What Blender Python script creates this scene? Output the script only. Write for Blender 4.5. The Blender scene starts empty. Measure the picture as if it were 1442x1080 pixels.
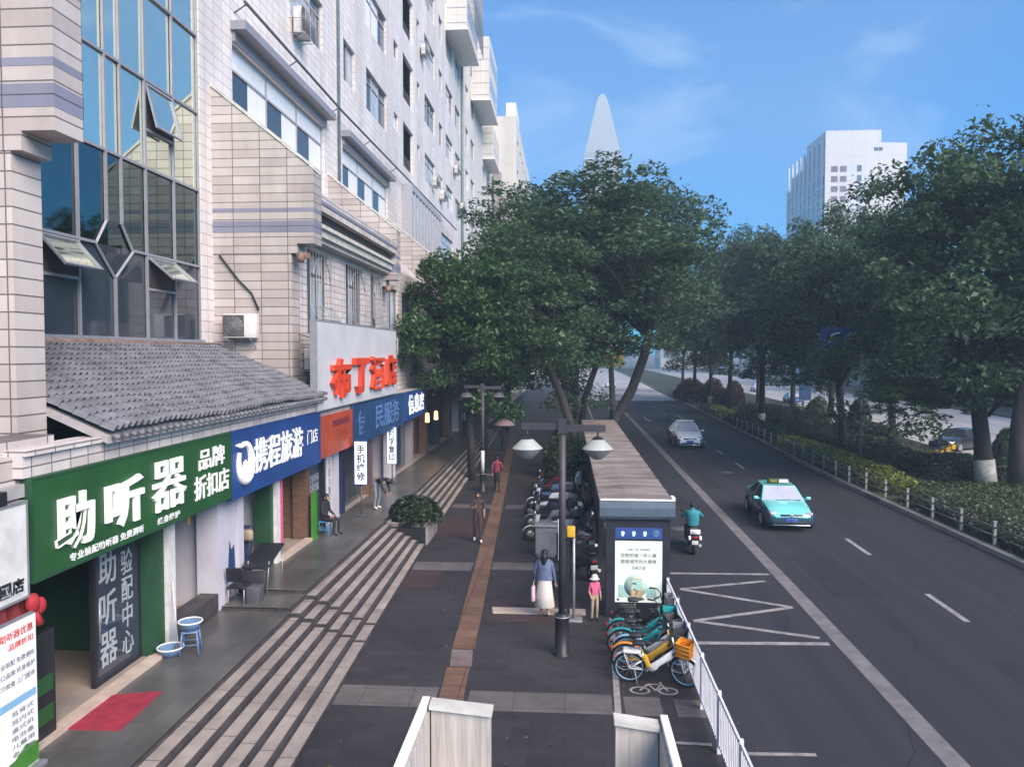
import bpy, bmesh, math, random
import numpy as np
from mathutils import Vector, Matrix, Quaternion

R = math.radians
random.seed(7)
rng = np.random.default_rng(11)
HAZE = 0.0012
sc = bpy.context.scene
COL = sc.collection

# ------------------------------------------------------------------ camera, sky, sun, exposure
cd = bpy.data.cameras.new('camera')
cam = bpy.data.objects.new('camera', cd); COL.objects.link(cam)
cd.sensor_width = 36; cd.lens = 1083 / 1442 * 36
cd.clip_start = 0.1; cd.clip_end = 6000
cam.location = (0, 0, 6.4)
cam.rotation_euler = (R(90 - 2.221), 0, R(4.014))
sc.camera = cam

SUN_EL, SUN_AZ = R(37), R(137)          # azimuth clockwise from the street direction (+y)
w = bpy.data.worlds.new('World'); sc.world = w; w.use_nodes = True
nt = w.node_tree; nt.nodes.clear()
N = nt.nodes.new; Lk = nt.links.new
out = N('ShaderNodeOutputWorld'); bg = N('ShaderNodeBackground'); bg.inputs['Strength'].default_value = 0.13
sky = N('ShaderNodeTexSky'); sky.sky_type = 'NISHITA'; sky.sun_disc = False
sky.sun_elevation = SUN_EL; sky.sun_rotation = SUN_AZ; sky.air_density = 1.0; sky.dust_density = 0.6; sky.ozone_density = 2.0
hs = N('ShaderNodeHueSaturation'); hs.inputs['Hue'].default_value = 0.497; hs.inputs['Saturation'].default_value = 1.62; hs.inputs['Value'].default_value = 1.0
tint = N('ShaderNodeMix'); tint.data_type = 'RGBA'; tint.blend_type = 'MULTIPLY'; tint.inputs['Factor'].default_value = 1; tint.inputs['B'].default_value = (0.29, 0.65, 1.0, 1)
Lk(sky.outputs[0], tint.inputs['A']); Lk(tint.outputs['Result'], hs.inputs['Color'])
tc = N('ShaderNodeTexCoord'); mp = N('ShaderNodeMapping'); mp.inputs['Scale'].default_value = (2.2, 2.2, 5.5); mp.inputs['Rotation'].default_value = (0.5, -0.35, 0.9); mp.inputs['Location'].default_value = (3.1, 1.7, 0.4)
Lk(tc.outputs['Generated'], mp.inputs['Vector'])
nz = N('ShaderNodeTexNoise'); nz.inputs['Scale'].default_value = 1.35; nz.inputs['Detail'].default_value = 9; nz.inputs['Roughness'].default_value = 0.58; nz.inputs['Distortion'].default_value = 0.7
Lk(mp.outputs[0], nz.inputs['Vector'])
rp = N('ShaderNodeValToRGB'); rp.color_ramp.elements[0].position = 0.52; rp.color_ramp.elements[0].color = (0, 0, 0, 1)
rp.color_ramp.elements[1].position = 0.86; rp.color_ramp.elements[1].color = (0.5, 0.5, 0.5, 1)
Lk(nz.outputs['Fac'], rp.inputs['Fac'])
mx = N('ShaderNodeMix'); mx.data_type = 'RGBA'
Lk(rp.outputs['Color'], mx.inputs['Factor']); Lk(hs.outputs['Color'], mx.inputs['A']); mx.inputs['B'].default_value = (6.2, 6.9, 7.6, 1)
Lk(mx.outputs['Result'], bg.inputs['Color']); Lk(bg.outputs[0], out.inputs['Surface'])

sd = bpy.data.lights.new('sun', 'SUN'); sd.energy = 4.8; sd.angle = R(44); sd.color = (1.0, 0.84, 0.69)
sun = bpy.data.objects.new('sun', sd); COL.objects.link(sun)
sdir = Vector((math.sin(SUN_AZ) * math.cos(SUN_EL), math.cos(SUN_AZ) * math.cos(SUN_EL), math.sin(SUN_EL)))
sun.rotation_euler = sdir.to_track_quat('Z', 'Y').to_euler(); sun.location = (30, -30, 80)
sc.view_settings.view_transform = 'Standard'; sc.view_settings.look = 'None'
sc.view_settings.exposure = 0.86; sc.view_settings.gamma = 1.0; sc.view_settings.use_curve_mapping = False
sc.render.engine = 'CYCLES'
try:
    sc.cycles.max_bounces = 6; sc.cycles.diffuse_bounces = 3; sc.cycles.glossy_bounces = 3; sc.cycles.transmission_bounces = 4
    sc.cycles.transparent_max_bounces = 6; sc.cycles.volume_bounces = 0; sc.cycles.use_denoising = True
except Exception: pass

# ------------------------------------------------------------------ materials
def mat(name, col, rough=0.7, var=0.12, scale=3.0, metal=0.0, spec=0.4, bump=0.0, bscale=None, col2=None, emit=None, estr=0.0, coat=0.0, stretch=None):
    m = bpy.data.materials.new(name); m.use_nodes = True
    t = m.node_tree; b = t.nodes['Principled BSDF']
    b.inputs['Roughness'].default_value = rough; b.inputs['Metallic'].default_value = metal
    b.inputs['Specular IOR Level'].default_value = spec; b.inputs['Coat Weight'].default_value = coat
    g = t.nodes.new('ShaderNodeNewGeometry')
    src = g.outputs['Position']
    if stretch:
        mm = t.nodes.new('ShaderNodeMapping'); mm.inputs['Scale'].default_value = stretch
        t.links.new(src, mm.inputs['Vector']); src = mm.outputs[0]
    n = t.nodes.new('ShaderNodeTexNoise'); n.inputs['Scale'].default_value = scale; n.inputs['Detail'].default_value = 6; n.inputs['Roughness'].default_value = 0.62
    t.links.new(src, n.inputs['Vector'])
    r = t.nodes.new('ShaderNodeValToRGB')
    c2 = col2 if col2 else tuple(max(0, c * (1 - 2 * var)) for c in col)
    c1 = tuple(min(1, c * (1 + var)) for c in col)
    r.color_ramp.elements[0].position = 0.3; r.color_ramp.elements[0].color = (*c2, 1)
    r.color_ramp.elements[1].position = 0.7; r.color_ramp.elements[1].color = (*c1, 1)
    t.links.new(n.outputs['Fac'], r.inputs['Fac']); t.links.new(r.outputs[0], b.inputs['Base Color'])
    if bump:
        n2 = t.nodes.new('ShaderNodeTexNoise'); n2.inputs['Scale'].default_value = bscale or scale * 8; n2.inputs['Detail'].default_value = 4
        t.links.new(src, n2.inputs['Vector'])
        bp = t.nodes.new('ShaderNodeBump'); bp.inputs['Strength'].default_value = bump; bp.inputs['Distance'].default_value = 0.02
        t.links.new(n2.outputs['Fac'], bp.inputs['Height']); t.links.new(bp.outputs[0], b.inputs['Normal'])
    if emit:
        b.inputs['Emission Color'].default_value = (*emit, 1); b.inputs['Emission Strength'].default_value = estr
    return m

def tiled(name, cols, mortar, bw, bh, ms, rough=0.5, offset=0.0, flat=False, stain=0.25, spec=0.35, sscale=0.5, stretch=(1, 1, 0.25), rot=0.0, bump=0.15):
    """brick-pattern cladding or paving laid in world space; walls take (x or y, z), floors (x, y)"""
    m = bpy.data.materials.new(name); m.use_nodes = True
    t = m.node_tree; b = t.nodes['Principled BSDF']; nn = t.nodes.new; lk = t.links.new
    b.inputs['Roughness'].default_value = rough; b.inputs['Specular IOR Level'].default_value = spec
    g = nn('ShaderNodeNewGeometry'); sp = nn('ShaderNodeSeparateXYZ'); lk(g.outputs['Position'], sp.inputs[0])
    cb = nn('ShaderNodeCombineXYZ')
    if flat:
        lk(sp.outputs[0], cb.inputs[0]); lk(sp.outputs[1], cb.inputs[1])
    else:
        sn = nn('ShaderNodeSeparateXYZ'); lk(g.outputs['Normal'], sn.inputs[0])
        ab = nn('ShaderNodeMath'); ab.operation = 'ABSOLUTE'; lk(sn.outputs[0], ab.inputs[0])
        gt = nn('ShaderNodeMath'); gt.operation = 'GREATER_THAN'; gt.inputs[1].default_value = 0.6; lk(ab.outputs[0], gt.inputs[0])
        mi = nn('ShaderNodeMix'); mi.data_type = 'FLOAT'; lk(gt.outputs[0], mi.inputs['Factor']); lk(sp.outputs[0], mi.inputs['A']); lk(sp.outputs[1], mi.inputs['B'])
        lk(mi.outputs['Result'], cb.inputs[0]); lk(sp.outputs[2], cb.inputs[1])
    mp = nn('ShaderNodeMapping'); mp.inputs['Rotation'].default_value = (0, 0, rot); lk(cb.outputs[0], mp.inputs[0])
    br = nn('ShaderNodeTexBrick'); br.offset = offset; br.inputs['Scale'].default_value = 1.0
    br.inputs['Brick Width'].default_value = bw; br.inputs['Row Height'].default_value = bh; br.inputs['Mortar Size'].default_value = ms; br.inputs['Mortar Smooth'].default_value = 0.3
    br.inputs['Color1'].default_value = (*cols[0], 1); br.inputs['Color2'].default_value = (*cols[1], 1); br.inputs['Mortar'].default_value = (*mortar, 1)
    lk(mp.outputs[0], br.inputs['Vector'])
    ms_ = nn('ShaderNodeMapping'); ms_.inputs['Scale'].default_value = stretch; lk(g.outputs['Position'], ms_.inputs[0])
    nz = nn('ShaderNodeTexNoise'); nz.inputs['Scale'].default_value = sscale; nz.inputs['Detail'].default_value = 8; nz.inputs['Roughness'].default_value = 0.65; lk(ms_.outputs[0], nz.inputs['Vector'])
    rr = nn('ShaderNodeValToRGB'); rr.color_ramp.elements[0].position = 0.3; rr.color_ramp.elements[0].color = (1 - stain,) * 3 + (1,); rr.color_ramp.elements[1].position = 0.62; rr.color_ramp.elements[1].color = (1, 1, 1, 1)
    lk(nz.outputs['Fac'], rr.inputs[0])
    mu = nn('ShaderNodeMix'); mu.data_type = 'RGBA'; mu.blend_type = 'MULTIPLY'; mu.inputs['Factor'].default_value = 1
    lk(br.outputs['Color'], mu.inputs['A']); lk(rr.outputs[0], mu.inputs['B']); lk(mu.outputs['Result'], b.inputs['Base Color'])
    if bump:
        bp = nn('ShaderNodeBump'); bp.inputs['Strength'].default_value = bump; bp.inputs['Distance'].default_value = 0.01; bp.invert = True
        lk(br.outputs['Fac'], bp.inputs['Height']); lk(bp.outputs[0], b.inputs['Normal'])
    return m

def leafmat(name, dark, light, trans=0.25):
    m = bpy.data.materials.new(name); m.use_nodes = True
    t = m.node_tree; nn = t.nodes.new; lk = t.links.new; t.nodes.clear()
    o = nn('ShaderNodeOutputMaterial'); g = nn('ShaderNodeNewGeometry')
    r = nn('ShaderNodeValToRGB'); r.color_ramp.elements[0].color = (*dark, 1); r.color_ramp.elements[1].color = (*light, 1)
    e = r.color_ramp.elements.new(0.6); e.color = tuple((a * 0.6 + b * 0.4) for a, b in zip(dark, light)) + (1,)
    lk(g.outputs['Random Per Island'], r.inputs[0])
    p = nn('ShaderNodeBsdfPrincipled'); p.inputs['Roughness'].default_value = 0.45; p.inputs['Specular IOR Level'].default_value = 0.35
    lk(r.outputs[0], p.inputs['Base Color'])
    tr = nn('ShaderNodeBsdfTranslucent'); lk(r.outputs[0], tr.inputs[0])
    mi = nn('ShaderNodeMixShader'); mi.inputs[0].default_value = trans
    lk(p.outputs[0], mi.inputs[1]); lk(tr.outputs[0], mi.inputs[2]); lk(mi.outputs[0], o.inputs['Surface'])
    return m

M = {}
M['tile'] = tiled('pink wall tile', ((0.42, 0.365, 0.345), (0.52, 0.465, 0.44)), (0.13, 0.11, 0.105), 0.83, 0.26, 0.014, 0.45, stain=0.34, sscale=0.6)
M['tilefine'] = tiled('pale wall tile', ((0.54, 0.48, 0.46), (0.66, 0.605, 0.585)), (0.17, 0.15, 0.145), 0.42, 0.22, 0.013, 0.45, stain=0.34, sscale=0.6)
M['white_tile'] = tiled('white facade tile', ((0.68, 0.615, 0.595), (0.755, 0.70, 0.685)), (0.40, 0.365, 0.36), 0.6, 0.32, 0.015, 0.5, stain=0.28, sscale=0.35, stretch=(1, 1, 0.12))
M['beige_wall'] = tiled('beige painted wall', ((0.64, 0.60, 0.56), (0.67, 0.63, 0.59)), (0.52, 0.49, 0.47), 3.2, 3.0, 0.03, 0.6, stain=0.2, sscale=0.3, stretch=(1, 1, 0.1))
M['stripe'] = tiled('grey blue band tile', ((0.20, 0.205, 0.27), (0.225, 0.23, 0.30)), (0.07, 0.07, 0.09), 0.83, 0.30, 0.012, 0.45, stain=0.2)
M['mirror'] = mat('coated mirror glass', (0.74, 0.80, 0.68), 0.03, 0.02, 0.6, metal=0.95)
M['mirror_tree_reflection'] = mat('mirror glass darkened as tree reflection', (0.13, 0.18, 0.18), 0.03, 0.1, 0.6, metal=1.0)  # trees mirrored in the second pane row, put in as a dark colour
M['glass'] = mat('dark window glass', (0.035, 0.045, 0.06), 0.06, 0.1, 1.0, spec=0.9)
M['glass_pale'] = mat('curtained window glass', (0.42, 0.46, 0.50), 0.15, 0.15, 1.5, spec=0.8)
M['curtain'] = mat('white blind', (0.72, 0.73, 0.76), 0.5, 0.06, 2.0, stretch=(1, 6, 0.4))
M['alu'] = mat('silver aluminium', (0.27, 0.27, 0.30), 0.5, 0.06, 4.0, metal=0.2)
M['frame_white'] = mat('white window frame', (0.34, 0.34, 0.37), 0.5, 0.05, 4.0)
M['frame_dark'] = mat('dark window frame', (0.10, 0.10, 0.12), 0.5, 0.1, 4.0)
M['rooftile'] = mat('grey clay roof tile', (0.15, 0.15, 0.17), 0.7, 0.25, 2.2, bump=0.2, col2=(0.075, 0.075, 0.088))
M['valley_shade_tile'] = mat('clay pan tile darkened as valley shade', (0.055, 0.055, 0.065), 0.8, 0.25, 3.0)  # roof valley shade put into the tile colour
M['rust_tile'] = mat('reddish ridge tile', (0.24, 0.15, 0.12), 0.8, 0.25, 4.0)
M['concrete'] = mat('weathered concrete', (0.40, 0.39, 0.38), 0.85, 0.18, 1.6, bump=0.25)
M['streak'] = mat('streaked grey panel', (0.42, 0.39, 0.36), 0.8, 0.16, 3.0, stretch=(5, 5, 0.25), col2=(0.27, 0.25, 0.23))
M['coping'] = mat('pale coping', (0.50, 0.48, 0.44), 0.8, 0.12, 3.0, bump=0.15)
M['soffit'] = mat('dusty soffit', (0.36, 0.33, 0.33), 0.85, 0.18, 1.5)
M['paving'] = tiled('dark paving slab', ((0.034, 0.030, 0.034), (0.046, 0.040, 0.044)), (0.025, 0.021, 0.023), 0.6, 0.3, 0.008, 0.62, offset=0.5, flat=True, stain=0.38, sscale=0.42, stretch=(1, 1, 1), bump=0.12)
M['paving_red'] = tiled('reddish paving slab', ((0.062, 0.037, 0.037), (0.055, 0.034, 0.035)), (0.05, 0.04, 0.045), 0.6, 0.3, 0.008, 0.62, offset=0.5, flat=True, stain=0.3, sscale=0.5, stretch=(1, 1, 1))
M['band'] = tiled('pale paving band', ((0.115, 0.101, 0.10), (0.14, 0.122, 0.117)), (0.065, 0.06, 0.06), 0.95, 0.62, 0.010, 0.7, flat=True, stain=0.35, sscale=1.2, stretch=(1, 1, 1))
M['tactile'] = tiled('orange tactile slab', ((0.150, 0.085, 0.058), (0.19, 0.108, 0.074)), (0.07, 0.042, 0.034), 0.5, 0.5, 0.012, 0.7, flat=True, stain=0.4, sscale=1.0, stretch=(1, 1, 1))
M['landing'] = tiled('polished grey landing slab', ((0.082, 0.078, 0.074), (0.112, 0.105, 0.099)), (0.07, 0.07, 0.07), 0.8, 0.8, 0.008, 0.32, flat=True, stain=0.35, sscale=0.7, stretch=(1, 1, 1), spec=0.5)
M['tread'] = tiled('pinkish stone tread', ((0.30, 0.255, 0.232), (0.37, 0.318, 0.28)), (0.10, 0.09, 0.085), 3.0, 1.15, 0.012, 0.6, flat=True, stain=0.4, sscale=1.4, stretch=(1, 1, 1))
M['riser'] = mat('dark riser', (0.056, 0.049, 0.052), 0.55, 0.25, 3.0)  # dark tone for the riser faces
M['asphalt'] = mat('asphalt', (0.025, 0.024, 0.031), 0.8, 0.2, 0.9, bump=0.3, bscale=60, stretch=(1.6, 0.05, 1), col2=(0.019, 0.018, 0.023))
M['far_asphalt'] = mat('asphalt lightened as sun and haze', (0.42, 0.405, 0.40), 0.8, 0.15, 0.4, stretch=(1, 0.2, 1))  # brightness of sun and haze on distant road put into the colour
M['patch'] = mat('dark asphalt patch', (0.0205, 0.0198, 0.025), 0.85, 0.2, 2.0, bump=0.3, bscale=60)
M['kerb'] = tiled('kerbstone', ((0.20, 0.19, 0.19), (0.235, 0.225, 0.22)), (0.10, 0.10, 0.10), 0.3, 1.0, 0.012, 0.75, flat=True, stain=0.35, sscale=1.0, stretch=(1, 1, 1))
M['paint'] = mat('worn road paint', (0.30, 0.28, 0.275), 0.75, 0.2, 3.5, col2=(0.14, 0.13, 0.13))
M['paint_grey'] = mat('grey worn lane paint', (0.165, 0.152, 0.155), 0.75, 0.18, 2.5, col2=(0.105, 0.096, 0.098))
M['soil'] = mat('dark soil', (0.034, 0.040, 0.022), 0.95, 0.3, 1.2, bump=0.4, col2=(0.02, 0.028, 0.014))
M['lawn'] = mat('mown lawn', (0.045, 0.065, 0.022), 0.95, 0.3, 1.0, bump=0.5, bscale=30)
M['terrain'] = mat('dusty ground', (0.13, 0.13, 0.125), 0.9, 0.2, 0.05)
M['bark'] = mat('dark bark', (0.036, 0.030, 0.029), 0.9, 0.35, 5.0, bump=0.7, bscale=14, stretch=(1, 1, 0.25))
M['whitewash'] = mat('whitewashed bark', (0.46, 0.44, 0.40), 0.9, 0.2, 5.0, bump=0.3)
M['leaf_a'] = leafmat('dark green leaves', (0.034, 0.072, 0.038), (0.125, 0.195, 0.090), 0.35)
M['leaf_b'] = leafmat('blue green leaves', (0.040, 0.082, 0.048), (0.140, 0.21, 0.108), 0.35)
M['leaf_c'] = leafmat('fresh green leaves', (0.030, 0.072, 0.026), (0.10, 0.175, 0.062), 0.3)
M['leaf_hedge'] = leafmat('hedge leaves', (0.010, 0.022, 0.010), (0.04, 0.065, 0.025), 0.1)
M['leaf_yellow'] = leafmat('yellow green hedge leaves', (0.07, 0.09, 0.012), (0.28, 0.30, 0.05), 0.15)
M['leaf_lawn'] = leafmat('ground cover leaves', (0.02, 0.04, 0.01), (0.075, 0.105, 0.03), 0.1)
M['leaf_dry'] = leafmat('dry fallen leaves', (0.06, 0.045, 0.02), (0.20, 0.15, 0.06), 0.05)
M['leaf_red'] = leafmat('red brown shrub leaves', (0.035, 0.014, 0.014), (0.14, 0.05, 0.045), 0.15)
M['black'] = mat('black metal', (0.018, 0.018, 0.022), 0.45, 0.15, 4.0)
M['rubber'] = mat('black rubber', (0.016, 0.016, 0.018), 0.8, 0.2, 6.0)
M['pole'] = mat('dark grey pole', (0.055, 0.05, 0.06), 0.5, 0.15, 3.0, metal=0.2)
M['steel'] = mat('galvanised steel', (0.34, 0.34, 0.36), 0.45, 0.1, 4.0, metal=0.5)
M['fence_white'] = mat('white fence paint', (0.62, 0.62, 0.67), 0.45, 0.08, 5.0)
M['white'] = mat('white paint', (0.78, 0.78, 0.78), 0.5, 0.05, 3.0)
M['offwhite'] = mat('grubby white plastic', (0.60, 0.59, 0.57), 0.55, 0.12, 3.0)
M['shade'] = mat('opal lamp shade', (0.36, 0.37, 0.355), 0.4, 0.08, 3.0)
M['shade_low'] = mat('dusty lamp bowl', (0.26, 0.26, 0.255), 0.35, 0.12, 5.0)
M['grill'] = mat('dark grille', (0.10, 0.095, 0.10), 0.6, 0.2, 9.0)
M['sign_green'] = mat('green sign board', (0.016, 0.080, 0.022), 0.5, 0.14, 0.8, stretch=(1, 1, 0.4))
M['green_dark'] = mat('dark green cladding', (0.018, 0.065, 0.03), 0.5, 0.14, 2.0)
M['sign_blue'] = mat('blue sign board', (0.016, 0.055, 0.20), 0.45, 0.12, 0.8)
M['sign_blue2'] = mat('dusty blue sign board', (0.018, 0.062, 0.16), 0.5, 0.22, 0.9)
M['sign_orange'] = mat('orange red sign board', (0.36, 0.055, 0.022), 0.5, 0.18, 1.2)
M['sign_white'] = mat('pale sign board', (0.52, 0.52, 0.545), 0.45, 0.08, 0.7)
M['letter_white'] = mat('white letter', (0.80, 0.80, 0.78), 0.5, 0.04, 4.0)
M['letter_grey'] = mat('grey letter', (0.34, 0.38, 0.40), 0.6, 0.1, 4.0)
M['letter_red'] = mat('orange red letter', (0.62, 0.055, 0.02), 0.45, 0.1, 2.0)
M['letter_black'] = mat('black letter', (0.02, 0.02, 0.025), 0.6, 0.1, 4.0)
M['letter_dark'] = mat('dull brown letter', (0.16, 0.13, 0.11), 0.6, 0.1, 4.0)
M['letter_faded'] = mat('faded blue letter', (0.10, 0.20, 0.42), 0.6, 0.2, 4.0)
M['lit_white'] = mat('lit sign face', (0.75, 0.78, 0.85), 0.4, 0.03, 2.0, emit=(0.8, 0.86, 1.0), estr=0.45)
M['poster'] = mat('pale poster paper', (0.54, 0.61, 0.53), 0.35, 0.06, 2.0, emit=(0.75, 0.85, 0.8), estr=0.2)
M['poster_green'] = mat('pale green print', (0.36, 0.56, 0.50), 0.4, 0.15, 3.0)
M['poster_tan'] = mat('tan print', (0.52, 0.40, 0.25), 0.4, 0.15, 3.0)
M['poster_blue'] = mat('blue header print', (0.035, 0.075, 0.24), 0.4, 0.1, 2.0)
M['lit_icon'] = mat('lit pale icon', (0.6, 0.7, 0.85), 0.4, 0.03, 2.0, emit=(0.6, 0.75, 1.0), estr=0.25)
M['warm_lamp'] = mat('warm lamp', (0.9, 0.6, 0.3), 0.4, 0.03, 2.0, emit=(1.0, 0.5, 0.18), estr=2.5)
M['red'] = mat('red fabric', (0.36, 0.022, 0.03), 0.7, 0.18, 4.0)
M['mat_red'] = mat('red door mat', (0.30, 0.022, 0.045), 0.9, 0.16, 5.0, bump=0.4, bscale=60)
M['dark_red'] = mat('dark red fabric', (0.16, 0.015, 0.02), 0.8, 0.2, 4.0)
M['interior'] = mat('dim shop wall', (0.20, 0.175, 0.19), 0.8, 0.15, 1.0)
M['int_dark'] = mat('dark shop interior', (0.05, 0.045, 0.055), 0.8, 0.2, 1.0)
M['int_blue'] = mat('blue grey shop wall', (0.13, 0.16, 0.24), 0.7, 0.12, 1.0)
M['int_pale'] = mat('pale shop wall', (0.46, 0.44, 0.50), 0.7, 0.08, 1.0)
M['floor_tan'] = mat('tan shop floor', (0.30, 0.25, 0.22), 0.45, 0.12, 1.5)
M['threshold'] = mat('beige threshold stone', (0.48, 0.38, 0.31), 0.6, 0.12, 2.5)
M['wood'] = mat('brown wood', (0.14, 0.075, 0.05), 0.6, 0.25, 4.0, stretch=(1, 1, 6))
M['navy'] = mat('navy panel', (0.022, 0.03, 0.075), 0.5, 0.2, 2.0)
M['lime'] = mat('bright green panel', (0.055, 0.20, 0.025), 0.5, 0.12, 2.0)
M['stool_blue'] = mat('blue plastic', (0.045, 0.22, 0.42), 0.45, 0.1, 3.0)
M['basin_blue'] = mat('blue grey plastic', (0.12, 0.20, 0.34), 0.45, 0.12, 3.0)
M['post_grey'] = mat('dull grey post', (0.24, 0.235, 0.225), 0.8, 0.15, 4.0)
M['planter'] = mat('stone planter', (0.26, 0.24, 0.245), 0.85, 0.22, 1.6, bump=0.3)
M['planter_brown'] = mat('brown stone planter face', (0.17, 0.13, 0.125), 0.85, 0.22, 1.6, bump=0.3)
M['shelter_roof'] = mat('rust stained roof sheet', (0.24, 0.222, 0.21), 0.7, 0.2, 1.0, col2=(0.115, 0.066, 0.048), stretch=(0.5, 1.6, 1), bump=0.2)
M['shelter_blue'] = mat('grey blue fascia', (0.085, 0.115, 0.15), 0.45, 0.15, 1.5)
M['shelter_dark'] = mat('dark shelter frame', (0.022, 0.022, 0.032), 0.5, 0.15, 3.0)
M['yellow'] = mat('yellow paint', (0.62, 0.36, 0.03), 0.5, 0.1, 4.0)
M['orange'] = mat('orange plastic', (0.72, 0.27, 0.02), 0.5, 0.12, 6.0)
M['teal'] = mat('teal paint', (0.02, 0.30, 0.32), 0.4, 0.1, 4.0)
M['ltblue'] = mat('light blue paint', (0.22, 0.42, 0.60), 0.4, 0.1, 4.0)
M['grey_dark'] = mat('dark grey plastic', (0.075, 0.075, 0.085), 0.55, 0.15, 4.0)
M['grey_mid'] = mat('grey metal box', (0.22, 0.225, 0.25), 0.55, 0.12, 2.0)
M['taxi'] = mat('turquoise car paint', (0.18, 0.58, 0.56), 0.22, 0.04, 2.0, spec=0.6, coat=0.6)
M['taxi_shade'] = mat('teal car paint darkened as side shade', (0.022, 0.060, 0.085), 0.25, 0.06, 2.0, spec=0.6, coat=0.6)  # shade on the taxi's sides put into the paint colour
M['car_white'] = mat('pale silver car paint', (0.84, 0.84, 0.85), 0.4, 0.03, 2.0, spec=0.5, coat=0.2)
M['car_grey'] = mat('dark grey lilac car paint', (0.10, 0.09, 0.13), 0.22, 0.03, 2.0, spec=0.6, coat=0.6)
M['car_blue'] = mat('blue car paint', (0.03, 0.06, 0.26), 0.22, 0.03, 2.0, spec=0.6, coat=0.6)
M['car_black'] = mat('black car paint', (0.018, 0.018, 0.024), 0.2, 0.03, 2.0, spec=0.6, coat=0.6)
M['windscreen'] = mat('pale windscreen reflection glass', (0.55, 0.55, 0.62), 0.1, 0.06, 2.0, metal=0.3)  # sky reflection put into the glass as a pale base colour
M['carglass'] = mat('dark car glass', (0.03, 0.035, 0.045), 0.06, 0.05, 2.0, spec=0.8)
M['chrome'] = mat('chrome trim', (0.62, 0.62, 0.64), 0.2, 0.03, 3.0, metal=0.9)
M['lamp'] = mat('headlamp glass', (0.55, 0.57, 0.62), 0.12, 0.06, 6.0, metal=0.4)
M['tail'] = mat('red tail lamp', (0.30, 0.015, 0.02), 0.25, 0.1, 6.0)
M['plate'] = mat('blue number plate', (0.05, 0.10, 0.30), 0.5, 0.1, 6.0)
M['skin'] = mat('skin', (0.42, 0.25, 0.18), 0.6, 0.06, 8.0)
M['hair'] = mat('black hair', (0.012, 0.010, 0.012), 0.55, 0.2, 20.0)
M['cl_black'] = mat('black cloth', (0.022, 0.020, 0.026), 0.85, 0.2, 8.0)
M['cl_brown'] = mat('dark brown cloth', (0.055, 0.032, 0.035), 0.85, 0.2, 8.0)
M['cl_red'] = mat('dull red cloth', (0.22, 0.035, 0.055), 0.85, 0.2, 8.0)
M['cl_denim'] = mat('faded denim', (0.11, 0.14, 0.24), 0.85, 0.2, 9.0)
M['cl_cream'] = mat('cream cloth', (0.60, 0.56, 0.52), 0.85, 0.08, 6.0)
M['cl_pink'] = mat('pink cloth', (0.55, 0.10, 0.20), 0.8, 0.12, 8.0)
M['cl_khaki'] = mat('khaki cloth', (0.36, 0.29, 0.20), 0.85, 0.12, 8.0)
M['cl_teal'] = mat('teal jacket cloth', (0.025, 0.20, 0.24), 0.8, 0.14, 8.0)
M['cl_palepink'] = mat('pale pink cloth', (0.60, 0.42, 0.44), 0.8, 0.1, 6.0)
M['shoe'] = mat('white shoe', (0.66, 0.64, 0.62), 0.7, 0.08, 8.0)
M['far_white'] = tiled('distant white cladding', ((0.70, 0.665, 0.65), (0.72, 0.685, 0.67)), (0.61, 0.575, 0.565), 4.0, 3.6, 0.10, 0.6, stain=0.08, sscale=0.05)
M['far_plain'] = mat('distant pale cladding', (0.40, 0.41, 0.42), 0.5, 0.05, 0.05)
M['far_grey'] = tiled('distant grey cladding', ((0.60, 0.60, 0.60), (0.64, 0.64, 0.64)), (0.42, 0.43, 0.45), 3.0, 3.8, 0.5, 0.4, stain=0.08, sscale=0.05)
M['far_win'] = mat('distant window', (0.13, 0.17, 0.22), 0.15, 0.15, 0.4, spec=0.8)
M['far_win_rose'] = mat('distant rosy window', (0.25, 0.17, 0.20), 0.2, 0.12, 0.4, spec=0.6)
M['far_teal'] = mat('distant teal glazing', (0.13, 0.30, 0.31), 0.12, 0.15, 0.3, spec=0.8)
M['pipe'] = mat('grey green pipe', (0.17, 0.24, 0.24), 0.6, 0.15, 2.0)
M['leather'] = mat('beige leather', (0.34, 0.26, 0.18), 0.6, 0.12, 5.0)

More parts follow.
